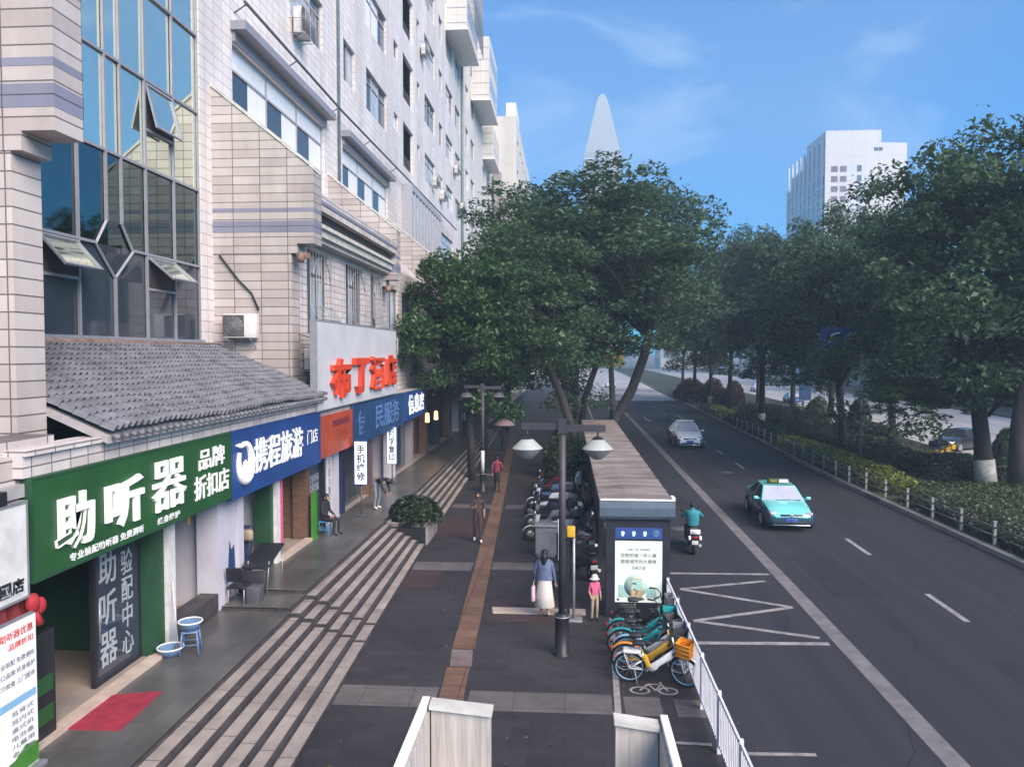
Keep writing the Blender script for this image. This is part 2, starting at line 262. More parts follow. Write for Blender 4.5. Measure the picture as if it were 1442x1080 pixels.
# ------------------------------------------------------------------ mesh helpers
WL = {}     # world location of every root made here
class MB:
    def __init__(s): s.v = []; s.f = []; s.mi = []; s.sm = []; s.cur = 0; s.smooth = False
    def add(s, vs, fs, smooth=None):
        o = len(s.v); s.v += [tuple(p) for p in vs]
        for f in fs: s.f.append(tuple(i + o for i in f)); s.mi.append(s.cur); s.sm.append(s.smooth if smooth is None else smooth)
        return s
    def box(s, x0, x1, y0, y1, z0, z1):
        return s.add([(x0, y0, z0), (x1, y0, z0), (x1, y1, z0), (x0, y1, z0), (x0, y0, z1), (x1, y0, z1), (x1, y1, z1), (x0, y1, z1)],
                     [(0, 3, 2, 1), (4, 5, 6, 7), (0, 1, 5, 4), (1, 2, 6, 5), (2, 3, 7, 6), (3, 0, 4, 7)], False)
    def rbox(s, c, size, bev=0.02, seg=2, rot=None, taper=1.0, smooth=True):
        bm = bmesh.new(); bmesh.ops.create_cube(bm, size=1)
        for v in bm.verts:
            k = taper if v.co.z > 0 else 1.0
            v.co = Vector((v.co.x * size[0] * k, v.co.y * size[1] * k, v.co.z * size[2]))
        bmesh.ops.bevel(bm, geom=list(bm.edges), offset=bev, segments=seg, profile=0.5, affect='EDGES')
        bm.verts.index_update(); m = rot if rot else Matrix.Identity(3)
        vs = [m @ v.co + Vector(c) for v in bm.verts]; fs = [[v.index for v in f.verts] for f in bm.faces]; bm.free()
        return s.add(vs, fs, smooth)
    def quad(s, a, b, c, d): return s.add([a, b, c, d], [(0, 1, 2, 3)], False)
    def prism(s, poly, axis, a0, a1):
        """poly in the two other axes (x: (y,z), y: (x,z), z: (x,y)) swept from a0 to a1"""
        def P(p, a): return {'x': (a, p[0], p[1]), 'y': (p[0], a, p[1]), 'z': (p[0], p[1], a)}[axis]
        n = len(poly); vs = [P(p, a0) for p in poly] + [P(p, a1) for p in poly]
        return s.add(vs, [tuple(range(n))[::-1], tuple(range(n, 2 * n))] + [(i, (i + 1) % n, n + (i + 1) % n, n + i) for i in range(n)], False)
    def tube(s, pts, r, n=8, cap=True, smooth=True):
        pts = [Vector(p) for p in pts]; rs = r if isinstance(r, (list, tuple)) else [r] * len(pts)
        vs = []; up = Vector((0, 0, 1)); prev = None
        for i, p in enumerate(pts):
            d = (pts[min(i + 1, len(pts) - 1)] - pts[max(i - 1, 0)])
            d = d.normalized() if d.length > 1e-9 else Vector((0, 0, 1))
            if prev is None:
                a = d.cross(up)
                if a.length < 1e-3: a = d.cross(Vector((1, 0, 0)))
            else: a = prev - d * prev.dot(d)
            a.normalize(); prev = a; b = d.cross(a)
            for k in range(n):
                t = 2 * math.pi * k / n; vs.append(p + (a * math.cos(t) + b * math.sin(t)) * rs[i])
        fs = [(i * n + k, i * n + (k + 1) % n, (i + 1) * n + (k + 1) % n, (i + 1) * n + k) for i in range(len(pts) - 1) for k in range(n)]
        o = len(s.v); s.add(vs, fs, smooth)
        if cap: s.add([], [], False); s.f += [tuple(o + k for k in range(n))[::-1], tuple(o + (len(pts) - 1) * n + k for k in range(n))]; s.mi += [s.cur] * 2; s.sm += [False] * 2
        return s
    def cyl(s, a, b, r, n=10): return s.tube([a, b], r, n)
    def lathe(s, prof, c=(0, 0, 0), n=16, axis='z', smooth=True):
        c = Vector(c); vs = []
        for (r, h) in prof:
            for k in range(n):
                t = 2 * math.pi * k / n; a, b = r * math.cos(t), r * math.sin(t)
                vs.append(c + Vector({'z': (a, b, h), 'x': (h, a, b), 'y': (b, h, a)}[axis]))
        return s.add(vs, [(i * n + k, i * n + (k + 1) % n, (i + 1) * n + (k + 1) % n, (i + 1) * n + k) for i in range(len(prof) - 1) for k in range(n)], smooth)
    def ell(s, c, r, n=12, m=8, rot=None):
        c = Vector(c); vs = []; rot = rot or Matrix.Identity(3)
        for i in range(m + 1):
            ph = math.pi * i / m
            for k in range(n):
                t = 2 * math.pi * k / n
                vs.append(c + rot @ Vector((r[0] * math.sin(ph) * math.cos(t), r[1] * math.sin(ph) * math.sin(t), r[2] * math.cos(ph))))
        return s.add(vs, [(i * n + k, (i + 1) * n + k, (i + 1) * n + (k + 1) % n, i * n + (k + 1) % n) for i in range(m) for k in range(n)], True)
    def torus(s, c, R_, r, axis='x', n=24, m=8):
        c = Vector(c); vs = []
        for i in range(n):
            t = 2 * math.pi * i / n
            for k in range(m):
                u = 2 * math.pi * k / m; q = R_ + r * math.cos(u); a, b, h = q * math.cos(t), q * math.sin(t), r * math.sin(u)
                vs.append(c + Vector({'x': (h, a, b), 'y': (a, h, b), 'z': (a, b, h)}[axis]))
        return s.add(vs, [(i * m + k, ((i + 1) % n) * m + k, ((i + 1) % n) * m + (k + 1) % m, i * m + (k + 1) % m) for i in range(n) for k in range(m)], True)
    def mat4(s, m):
        s.v = [tuple(m @ Vector(p)) for p in s.v]; return s
    def build(s, name, mats, parent=None, loc=None, local=False):
        if not isinstance(mats, (list, tuple)): mats = [mats]
        off = Vector((0, 0, 0))
        if not local:
            if parent is not None: off = WL.get(parent.name, Vector((0, 0, 0)))
            elif loc is not None: off = Vector(loc)
        me = bpy.data.meshes.new(name)
        me.from_pydata([(p[0] - off.x, p[1] - off.y, p[2] - off.z) for p in s.v], [], s.f)
        for m in mats: me.materials.append(M[m] if isinstance(m, str) else m)
        me.polygons.foreach_set('material_index', s.mi); me.polygons.foreach_set('use_smooth', s.sm)
        me.update()
        o = bpy.data.objects.new(name, me); COL.objects.link(o)
        if parent is not None: o.parent = parent; WL[o.name] = WL.get(parent.name, Vector((0, 0, 0)))
        else: o.location = loc if loc is not None else (0, 0, 0); WL[o.name] = Vector(o.location)
        return o

def tag(o, label, cat, group=None, kind=None):
    o['label'] = label; o['category'] = cat
    if group: o['group'] = group
    if kind: o['kind'] = kind
    return o
def thing(name, label, cat, loc=(0, 0, 0), rz=0.0, group=None):
    o = bpy.data.objects.new(name, None); COL.objects.link(o); o.empty_display_size = 0.3
    o.location = loc; o.rotation_euler = (0, 0, rz); WL[o.name] = Vector(loc)
    return tag(o, label, cat, group)
def struct(name, mb, m):
    o = mb.build(name, m); o['kind'] = 'structure'; return o
def copy_tree(o, parent=None):
    c = o.copy(); COL.objects.link(c); c.parent = parent
    for ch in [k for k in o.children]: copy_tree(ch, c)
    return c
def place(o, loc, rz=0.0, label=None, group=None):
    o.location = loc; o.rotation_euler = (0, 0, rz)
    if label: o['label'] = label
    if group: o['group'] = group
    return o

FACE_X = Matrix(((0, 0, 1), (1, 0, 0), (0, 1, 0)))     # reads from the street (+x side): text x -> +y, text y -> +z
FACE_Y = Matrix(((1, 0, 0), (0, 0, -1), (0, 1, 0)))    # reads from the camera side (-y)
def text_mb(mb, body, c, wdt, hgt, basis, bold=0.0, depth=0.004, keep=False):
    """letters as mesh, fitted in a wdt x hgt box centred at c"""
    cu = bpy.data.curves.new('lettering_curve', 'FONT'); cu.body = body; cu.size = 1; cu.offset = bold; cu.extrude = 0.5; cu.resolution_u = 3
    cu.align_x = 'CENTER'; cu.space_line = 1.0
    o = bpy.data.objects.new('lettering_curve', cu); COL.objects.link(o)
    dg = bpy.context.evaluated_depsgraph_get(); dg.update()
    me = bpy.data.meshes.new_from_object(o.evaluated_get(dg))
    bpy.data.objects.remove(o)
    vs = np.array([v.co[:] for v in me.vertices]) if len(me.vertices) else np.zeros((0, 3))
    if len(vs):
        lo, hi = vs.min(0), vs.max(0); sx = wdt / max(hi[0] - lo[0], 1e-6); sy = hgt / max(hi[1] - lo[1], 1e-6)
        if keep: sx = sy = min(sx, sy)
        mid = (lo + hi) / 2
        vs = (vs - mid) * np.array([sx, sy, depth])
        W = np.array(basis); vs = vs @ W.T + np.array(c)
        mb.add(vs.tolist(), [tuple(p.vertices) for p in me.polygons], False)
    bpy.data.meshes.remove(me)
    return mb
# ------------------------------------------------------------------ ground, road, pavement
def strip(mb, L_, R_, z):
    n = min(len(L_), len(R_)); vs = [(p[0], p[1], z) for p in L_[:n]] + [(p[0], p[1], z) for p in R_[:n]]
    return mb.add(vs, [(i, n + i, n + i + 1, i + 1) for i in range(n - 1)], False)
def lerp_poly(P, y):
    for a, b in zip(P, P[1:]):
        if y <= b[1]: t = (y - a[1]) / (b[1] - a[1]); return a[0] + (b[0] - a[0]) * t
    return P[-1][0]
YS = [-30, 0, 10, 20, 30, 40, 50, 60, 75, 90, 110, 130, 160, 200, 260, 340]
KR = [(14.1, -30), (14.0, 24), (13.7, 39), (14.4, 60), (15.4, 100), (16.2, 130), (17.5, 200), (20, 340)]       # median kerb
KF = [(23.5, -30), (24.5, 20), (25.0, 44), (25.2, 56), (27.6, 70), (29.3, 105), (30.5, 200), (32, 340)]                    # far kerb of the median
mb = MB(); mb.quad((-2500, -400, -0.5), (2500, -400, -0.5), (2500, 4000, -0.5), (-2500, 4000, -0.5)); struct('ground', mb, 'terrain')
mb = MB(); strip(mb, [(2.6, y) for y in YS], [(lerp_poly(KR, y) + .05, y) for y in YS], -0.15); struct('road', mb, 'asphalt')
mb = MB(); mb.box(-8.2, 2.52, -30, 150, -0.45, 0); struct('pavement', mb, 'paving')
mb = MB(); mb.box(2.52, 2.72, -30, 150, -0.45, 0.012); struct('kerb', mb, 'kerb')
mb = MB()
for a, b in zip(YS, YS[1:]):
    xa, xb = lerp_poly(KR, a), lerp_poly(KR, b)
    mb.add([(xa, a, -.4), (xa + .25, a, -.4), (xb + .25, b, -.4), (xb, b, -.4), (xa, a, .02), (xa + .25, a, .02), (xb + .25, b, .02), (xb, b, .02)],
           [(4, 5, 6, 7), (0, 4, 7, 3), (1, 2, 6, 5)], False)
struct('median_kerb', mb, 'kerb')
mb = MB(); strip(mb, [(lerp_poly(KR, y) + .25, y) for y in YS], [(lerp_poly(KF, y), y) for y in YS], -0.03); struct('median_ground', mb, 'soil')
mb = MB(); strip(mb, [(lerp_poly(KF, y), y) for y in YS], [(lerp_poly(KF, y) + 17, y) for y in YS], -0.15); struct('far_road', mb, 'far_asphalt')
mb = MB(); strip(mb, [(lerp_poly(KF, y) + 17, y) for y in YS], [(lerp_poly(KF, y) + 30, y) for y in YS], 0.0); struct('far_pavement', mb, 'band')
mb = MB(); strip(mb, [(2.75, 108), (2.9, 200), (3.0, 340)], [(15.4, 108), (17.5, 200), (20, 340)], -.147); struct('road_end_painted_light', mb, 'far_asphalt')  # same road, its sunlit hazy far end painted lighter
mb = MB()
for a, b in zip(YS, YS[1:]):
    xa, xb = lerp_poly(KF, a) + 8.2, lerp_poly(KF, b) + 8.2
    mb.quad((xa, a, -.146), (xa + .2, a, -.146), (xb + .2, b, -.146), (xb, b, -.146))
struct('far_road_line', mb, 'paint')

# paint on the near road
mb = MB()
LN = [(5.95, -10), (6.05, 12), (6.12, 22), (6.3, 66), (6.45, 110), (6.7, 180)]
for a, b in zip(LN, LN[1:]): mb.quad((a[0], a[1], -.146), (a[0] + .38, a[1], -.146), (b[0] + .38, b[1], -.146), (b[0], b[1], -.146))
struct('bus_lane_line', mb, 'paint_grey')
mb = MB(); y = 13.0
while y < 170:
    x = 9.75 + (y - 20) * .013; mb.quad((x, y, -.146), (x + .15, y, -.146), (x + .18, y + 2.2, -.146), (x + .03, y + 2.2, -.146)); y += 6.3
struct('lane_dash_markings', mb, 'paint')
def line2(mb, pts, wd, z=-.146):
    for k, (a, b) in enumerate(zip(pts, pts[1:])):
        a, b = Vector((*a, 0)), Vector((*b, 0)); d = (b - a).normalized(); p = Vector((-d.y, d.x, 0)) * wd / 2; zz = Vector((0, 0, z + .0012 * (k % 2)))
        mb.quad(a - p + zz, b - p + zz, b + p + zz, a + p + zz)
mb = MB(); line2(mb, [(2.9, 23.0), (6.05, 23.1)], .16); line2(mb, [(2.9, 17.45), (5.95, 17.6)], .18)
line2(mb, [(5.75, 22.4), (3.2, 21.45), (5.85, 20.1), (3.15, 18.9), (5.85, 17.95)], .16, -.144)
line2(mb, [(2.85, 12.6), (4.1, 12.65)], .1)
for yy in (30.5, 31.6): line2(mb, [(2.9, yy), (3.9, yy)], .3)
struct('bus_bay_markings', mb, 'paint')
mb = MB()                                                             # straight-on arrows
for ax, ay in ((8.1, 77), (8.2, 104), (11.7, 78)):
    mb.quad((ax - .1, ay, -.146), (ax + .1, ay, -.146), (ax + .1, ay + 4, -.146), (ax - .1, ay + 4, -.146))
    mb.add([(ax - .4, ay, -.1465), (ax, ay - 2.4, -.1465), (ax + .4, ay, -.1465)], [(0, 1, 2)], False)
struct('lane_arrow_markings', mb, 'paint')

mb = MB()                                                             # asphalt repairs and covers
for (x0, x1, ya, yb) in ((7.2, 8.6, 21.0, 25.4), (11.2, 12.6, 31.0, 41.0), (6.9, 7.7, 38.0, 49.0), (3.4, 5.4, 33.5, 36.0), (9.0, 9.7, 13, 17)):
    mb.quad((x0, ya, -.148), (x1, ya + .1, -.148), (x1 - .05, yb, -.148), (x0 + .04, yb - .1, -.148))
struct('asphalt_patches', mb, 'patch')
mb = MB()
for (cx_, cy_) in ((4.3, 29.0), (8.9, 43.0)): mb.lathe([(0, .012), (.33, .012), (.36, 0)], (cx_, cy_, -.15), 18)
struct('road_manhole_covers', mb, 'grill')
mb = MB(); jr = random.Random(4)
for k in range(16):
    px_, py_ = jr.uniform(3, 13), jr.uniform(12, 60); pts_ = [(px_, py_)]
    for q_ in range(7): px_ += jr.uniform(-.35, .35); py_ += jr.uniform(.3, .9); pts_.append((px_, py_))
    line2(mb, pts_, .022, -.1478)
struct('asphalt_cracks', mb, 'rubber')
# pavement inlays
mb = MB(); z = .004
for (x0, x1, ya, yb) in ((-4.3, -2.4, 13.55, 14.4), (-1.8, .86, 13.5, 14.3), (1.08, 1.75, 13.5, 14.25), (2.0, 2.5, 13.5, 14.2), (-4.75, -2.8, 22.3, 23.2), (-2.2, -.2, 22.5, 23.3), (-4.9, -3.1, 31.5, 32.3), (-2.5, -.6, 31.5, 32.3), (-5, -3.4, 40, 40.8), (-5, -3.6, 49, 49.8)):
    mb.quad((x0, ya, z), (x1, ya, z), (x1, yb, z), (x0, yb, z))
struct('pale_paving_bands', mb, 'band')
mb = MB(); mb.quad((-1.78, 18.65, .004), (.5, 18.65, .004), (.5, 19.15, .004), (-1.85, 19.15, .004)); struct('tan_paving_band', mb, 'threshold')
mb = MB(); mb.quad((-1.7, 16.7, .006), (2.4, 17.7, .002), (2.4, 17.7, .002), (-1.7, 16.7, .006)) if False else None
for (x0, x1, ya, yb) in ((-1.9, .4, 19.17, 19.75), (-1.85, .5, 18.1, 18.63), (-4.75, -3.6, 20.6, 22.2), (-4.85, -3.0, 26.5, 29.5)):
    mb.quad((x0, ya, .003), (x1, ya, .003), (x1, yb, .003), (x0, yb, .003))
struct('reddish_paving', mb, 'paving_red')
mb = MB()
def tx(y): return -2.35 - (y - 14) * .043
for (ya, yb) in ((9, 15.35), (16.35, 60)): mb.quad((tx(ya), ya, .008), (tx(ya) + .5, ya, .008), (tx(yb) + .46, yb, .008), (tx(yb), yb, .008))
struct('tactile_strip', mb, 'tactile')
mb = MB(); mb.quad((tx(15.4) + .05, 15.4, .007), (tx(15.4) + .5, 15.4, .007), (tx(16.3) + .46, 16.3, .007), (tx(16.3), 16.3, .007)); struct('manhole_cover', mb, 'planter_brown')
mb = MB(); line2(mb, [(1.12, 18.5), (.92, 12.9)], .12, .01); line2(mb, [(1.45, 12.6), (2.4, 12.55)], .09, .01)
# painted bicycle emblem beside the parked bikes
for c in (1.42, 1.95):
    for k in range(14):
        t0, t1 = 2 * math.pi * k / 14, 2 * math.pi * (k + 1) / 14
        mb.quad((c + .2 * math.cos(t0), 14.52 + .17 * math.sin(t0), .011), (c + .2 * math.cos(t1), 14.52 + .17 * math.sin(t1), .011), (c + .15 * math.cos(t1), 14.52 + .12 * math.sin(t1), .011), (c + .15 * math.cos(t0), 14.52 + .12 * math.sin(t0), .011))
line2(mb, [(1.42, 14.52), (1.6, 14.8), (1.85, 14.8), (1.95, 14.52)], .05, .013); line2(mb, [(1.6, 14.8), (1.72, 14.52), (1.85, 14.8), (1.84, 14.92)], .05, .015)
struct('bike_bay_markings', mb, 'paint')

# ------------------------------------------------------------------ landing and steps up to the shops
LZ = .72
def steps(y0, y1, xo0, xo1, xt0, xt1, zb, n, name):
    """n treads between the outer line xo and the landing edge xt; height rises from 0 to LZ+zb"""
    tr, ri = MB(), MB(); h = (LZ + zb) / n
    for k in range(n):
        a0 = xo0 + (xt0 - xo0) * k / n; a1 = xo1 + (xt1 - xo1) * k / n; b0 = xo0 + (xt0 - xo0) * (k + 1) / n; b1 = xo1 + (xt1 - xo1) * (k + 1) / n
        zt = h * (k + 1)
        ri.add([(a0, y0, -.05), (a0, y0, zt - .012), (a1, y1, zt - .012), (a1, y1, -.05), (b0, y0, -.05), (b0, y0, zt - .012), (b1, y1, zt - .012), (b1, y1, -.05)],
               [(0, 1, 2, 3), (0, 4, 5, 1), (3, 2, 6, 7), (1, 5, 6, 2)], False)
        if k < n - 1:
            e = .05 if k else .02
            tr.add([(a0 - e, y0 + .05, zt), (b0 + .03, y0 + .05, zt), (b1 + .03, y1 - .05, zt), (a1 - e, y1 - .05, zt), (a0 - e, y0 + .05, zt - .06), (a1 - e, y1 - .05, zt - .06)], [(0, 3, 2, 1), (0, 4, 5, 3)], False)
    r = ri.build(name, 'riser'); r['kind'] = 'structure'; t = tr.build(name + '_treads', 'tread'); t['kind'] = 'structure'
for (y0, y1, a, b, c, d, zb) in ((5.5, 16.35, -3.95, -4.36, -6.28, -6.36, 0), (16.35, 17.4, -4.36, -4.4, -6.36, -6.36, .07), (17.4, 25.0, -4.4, -4.64, -6.36, -6.24, .14), (28.6, 60.0, -4.7, -5.3, -6.3, -6.5, .14)):
    steps(y0, y1, a, b, c, d, zb, 7, 'entrance_steps')
lm, ld = MB(), MB()
for (y0, y1, xa, xb, zb) in ((5.5, 16.35, -5.93, -6.02, 0), (16.38, 17.4, -6.05, -6.05, .07), (17.43, 25.0, -6.05, -5.98, .14), (25.0, 28.6, -6.05, -6.05, .14), (28.6, 110.0, -6.0, -6.2, .14)):
    z = LZ + zb
    lm.add([(-7.72, y0, z), (xa, y0, z), (xb, y1, z), (-7.72, y1, z)], [(0, 1, 2, 3)], False)
    ld.add([(-7.72, y0, -.05), (xa, y0, -.05), (xa, y0, z - .02), (-7.72, y0, z - .02), (xb, y1, -.05), (xb, y1, z - .02)], [(0, 1, 2, 3), (1, 4, 5, 2)], False)
struct('landing', lm, 'landing'); struct('landing_risers', ld, 'riser')
mb = MB(); mb.box(-6.3, -4.66, 25.02, 25.2, 0, .62); struct('step_cheek_wall', mb, 'black')

# ------------------------------------------------------------------ the long tiled building on the left
def wall_x(mb, X, y0, y1, z0, z1, holes, depth=.22, inward=-1):
    ys = sorted({y0, y1, *[min(max(v, y0), y1) for h in holes for v in h[:2]]}); zs = sorted({z0, z1, *[min(max(v, z0), z1) for h in holes for v in h[2:4]]})
    for a, b in zip(ys, ys[1:]):
        for c, d in zip(zs, zs[1:]):
            if any(h[0] < (a + b) / 2 < h[1] and h[2] < (c + d) / 2 < h[3] for h in holes): continue
            mb.quad((X, a, c), (X, b, c), (X, b, d), (X, a, d))
    for h in holes:
        a, b, c, d = h[:4]; q = X + inward * (h[4] if len(h) > 4 else depth)
        mb.quad((X, a, c), (X, a, d), (q, a, d), (q, a, c)); mb.quad((X, b, c), (q, b, c), (q, b, d), (X, b, d))
        mb.quad((X, a, d), (X, b, d), (q, b, d), (q, a, d)); mb.quad((X, a, c), (q, a, c), (q, b, c), (X, b, c))

bld = thing('office_building', 'long white tiled building with mirror glass bay and tiled eave over ground floor shops', 'building', (-10.6, 10, 0))
FX = -10.6
floors = [19.4 + 4.4 * k for k in range(5)]
wins = []          # (y0, y1, z0, z1, kind)
for k, z in enumerate(floors):
    wins += [(29.4, 33.4, z, z + 2.1, 'w3'), (36.5, 38.5, z + .05, z + 2.0, 'w2'), (40.7, 45.4, z, z + 2.2, 'w3'), (47.3, 48.5, z + .85, z + 1.9, 's'), (50.0, 53.3, z - .75, z + 2.1, 'log'),
             (54.7, 55.7, z + .85, z + 1.9, 's'), (57.7, 62.2, z, z + 2.1, 'w3'), (64.2, 66.0, z, z + 1.9, 'w2'), (67.9, 72.0, z, z + 2.0, 'w3'), (73.6, 77.0, z - .1, z + 1.9, 'w2'),
             (81.0, 83.4, z, z + 2.0, 'w2'), (85.5, 88.5, z, z + 2.0, 'w3'), (97.5, 100.5, z, z + 2.0, 'w2'), (103, 106, z, z + 2.0, 'w3')]
    if k > 0: wins.append((24.8, 27.2, z, z + 2.0, 'w2'))
wins += [(24.1, 33.5, 13.4, 16.3, 'band'), (36.2, 45.5, 13.4, 16.3, 'band'), (62.8, 72.0, 14.2, 16.8, 'w3'), (74, 77, 14.2, 16.6, 'w2'), (81, 84, 14.6, 16.6, 'w2'), (86, 89, 14.6, 16.6, 'w2')]
mb = MB()
wall_x(mb, FX, 4.0, 23.0, 4.7, 44, [(11.62, 21.88, 6.77, 42, .3)])
wall_x(mb, FX, 23.0, 78.0, 9.0, 44, [w_[:4] for w_ in wins if w_[1] < 78])
mb.quad((FX, 4, 44), (FX, 78, 44), (-26, 78, 44), (-26, 4, 44)); mb.quad((FX, 78, 0), (FX, 78, 44), (-26, 78, 44), (-26, 78, 0)); mb.quad((FX, 4, 0), (-26, 4, 0), (-26, 4, 44), (FX, 4, 44)); mb.quad((-26, 4, 0), (-26, 78, 0), (-26, 78, 44), (-26, 4, 44))
mb.box(-26, -12.6, 4.2, 77.8, 0.2, 4.4)
mb.build('facade_wall', 'white_tile', bld)

def window(y0, y1, z0, z1, kind, X=FX, parent=None, dep=.2, fm='frame_white'):
    parent = parent or bld; f = MB(); q = X - dep; t = .07
    n = {'w3': 3, 'w2': 2, 's': 1, 'band': 3, 'log': 0}[kind]
    if kind == 'log':
        f.box(q - 1.0, q - .95, y0, y1, z0, z1); o = f.build('loggia_wall', 'beige_wall', parent)
        g = MB(); g.box(q - .06, q - .02, y0, y1, z0 + .9, z0 + .96)
        for i in range(12): yy = y0 + (y1 - y0) * (i + .5) / 12; g.box(q - .05, q - .03, yy - .015, yy + .015, z0, z0 + .9)
        g.build('loggia_railing', 'frame_dark', parent); return
    f.box(q, q + t, y0, y1, z0, z0 + t); f.box(q, q + t, y0, y1, z1 - t, z1); 
    for i in range(n + 1):
        yy = y0 + (y1 - y0 - t) * i / n; f.box(q + .002, q + t - .002, yy, yy + t, z0 + t, z1 - t)
    tr = kind in ('w3', 'band')
    zt = z1 - (z1 - z0) * .28
    if tr: f.box(q + .004, q + t - .004, y0 + t, y1 - t, zt, zt + t)
    fo = f.build('window', fm, parent)
    rr = random.Random(int(y0 * 100 + z0 * 7))
    for i in range(n):
        a = y0 + (y1 - y0 - t) * i / n + t; b = y0 + (y1 - y0 - t) * (i + 1) / n
        if kind == 'band':
            p = MB(); m_ = (a + b) / 2; p.quad((q + .02, a, zt + t), (q + .02, b, zt + t), (q + .02, b, z1 - t), (q + .02, a, z1 - t)); p.quad((q + .02, m_, z0 + t), (q + .02, b, z0 + t), (q + .02, b, zt), (q + .02, m_, zt)); p.build('blind', 'curtain', fo)
            p = MB(); p.quad((q + .015, a, z0 + t), (q + .015, m_, z0 + t), (q + .015, m_, zt), (q + .015, a, zt)); p.build('pane', 'glass', fo)
        else:
            p = MB(); p.quad((q + .02, a, z0 + t), (q + .02, b, z0 + t), (q + .02, b, z1 - t), (q + .02, a, z1 - t))
            p.build('pane', rr.choice(['glass', 'glass_pale', 'glass_pale', 'curtain']), fo)
for w_ in wins:
    if w_[1] < 78: window(*w_[:4], w_[4], fm='frame_dark' if w_[4] == 'band' and False else 'frame_white')

# mirror glass bay
g = MB(); q = FX - .12
ZH = [6.77, 8.93, 11.12, 13.35, 15.55, 17.75, 19.95, 22.15, 24.35, 26.5, 30, 34, 38, 42]
VY = [11.62, 13.2, 14.9, 16.27, 19.04, 20.45, 21.88]
cols = [11.62, 13.2, 14.9, 16.27, 17.33, 17.95, 19.04, 20.45, 21.88]
prng = random.Random(3)
g2 = MB(); g3 = MB()
for i, (a, b) in enumerate(zip(cols, cols[1:])):
    for j, (c, d) in enumerate(zip(ZH, ZH[1:])):
        e = [prng.uniform(-.006, .006) for _ in range(3)]                  # each pane sits a little out of true
        (g if j > 1 else g3 if j else g2).add([(q + e[0], a, c), (q + e[1], b, c), (q + e[1] + e[2], b, d), (q + e[0] + e[2], a, d)], [(0, 1, 2, 3)], False)  # two lowest rows darkened, tree reflection put into the pane colour
cw = g.build('mirror_glass_bay', 'mirror', bld); g2.build('lower_panes', 'glass', cw); g3.build('tree_reflection_panes', 'mirror_tree_reflection', cw)
f = MB(); bx0, bx1 = q + .01, q + .07; t = .032
for yy in VY: f.box(bx0, bx1, yy - t, yy + t, 6.77, 42)
for yy in (17.33, 17.95): f.box(bx0, bx1, yy - t, yy + t, 9.5, 42)
f.box(bx0, bx1, 17.64 - t, 17.64 + t, 6.77, 8.19)
for j, zz in enumerate(ZH):
    if j == 1:
        for (a, b) in ((11.62, 16.9), (18.42, 21.88)): f.box(bx0 + .003, bx1 - .003, a, b, zz - t, zz + t)
    elif j == 0: f.box(bx0 - .05, bx1 + .1, 11.62, 21.9, zz - .16, zz + .03)
    else: f.box(bx0 + .003, bx1 - .003, 11.62, 21.88, zz - t, zz + t)
for (a, b) in (((17.33, 9.5), (16.9, 8.91)), ((16.9, 8.91), (17.64, 8.19)), ((17.64, 8.19), (18.42, 8.91)), ((18.42, 8.91), (17.95, 9.5))):
    f.tube([(q + .04, *a), (q + .04, *b)], .04, 4, smooth=False)
for (a, b, zz) in ((14.9, 16.27, 8.05), (19.04, 20.45, 8.05), (19.04, 20.45, 12.1)): f.box(bx0 + .004, bx1 - .004, a, b, zz - t, zz + t)
f.build('curtain_wall_frame', 'alu', cw)
def sash(y0, y1, zt, h, ang, m):
    s = MB(); s.box(q + .03, q + .035, y0 + .06, y1 - .06, zt - h, zt - .06); 
    fr = MB(); fr.box(q + .03, q + .08, y0 + .05, y1 - .05, zt - h - .05, zt - h); fr.box(q + .03, q + .08, y0 + .05, y1 - .05, zt - .08, zt - .03)
    for yy in (y0 + .05, y1 - .1): fr.box(q + .031, q + .079, yy, yy + .05, zt - h, zt - .08)
    mm = Matrix.Translation((q + .06, 0, zt - .04)) @ Matrix.Rotation(-ang, 4, 'Y') @ Matrix.Translation((-(q + .06), 0, -(zt - .04)))
    fo = fr.mat4(mm).build('open_sash', 'alu', bld); s.mat4(mm).build('pane', m, fo)
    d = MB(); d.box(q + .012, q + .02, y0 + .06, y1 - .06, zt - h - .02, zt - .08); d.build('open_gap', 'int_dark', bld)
sash(14.9, 16.27, 8.9, .85, R(42), 'mirror'); sash(19.04, 20.45, 8.9, .85, R(50), 'mirror'); sash(19.04, 20.45, 13.3, 1.15, R(14), 'mirror')

# fins that divide the bays
FIN = [(10.95, 11.6), (22.6, 23.3), (33.9, 34.6), (45.4, 46.1), (57, 57.7), (68.5, 69.2)]
for (a, b) in FIN:
    f = MB(); f.box(FX - .02, -8.2, a, b, 4.62, 9.4)
    f.prism([(FX - .02, 9.4), (-8.02, 9.4), (-8.02, 9.68), (-7.5, 9.68), (-7.5, 11.85), (FX - .02, 14.35)], 'y', a - .02, b + .02)
    fo = f.build('fin_wall', 'tile', bld)
    s = MB()
    for (c, d) in ((10.02, 10.36), (10.62, 10.74)): s.box(FX, -7.495, a - .026, b + .026, c, d)
    s.build('band', 'stripe', fo)
    s = MB(); p = .05
    L_ = [(FX, 14.36), (-7.46, 11.86), (-7.46, 11.94), (FX, 14.46)]; s.prism(L_, 'y', a - .05, b + .05); s.build('coping', 'coping', fo)
    if a < 12: continue
    s = MB(); s.box(-8.02, -7.7, a - .05, a + .2, 9.25, 9.42); s.lathe([(.05, 0), (.11, -.12), (.11, -.3), (.0, -.3)], (-7.9, a - .05, 9.42), 10); s.build('flood_light', 'rust_tile', fo)
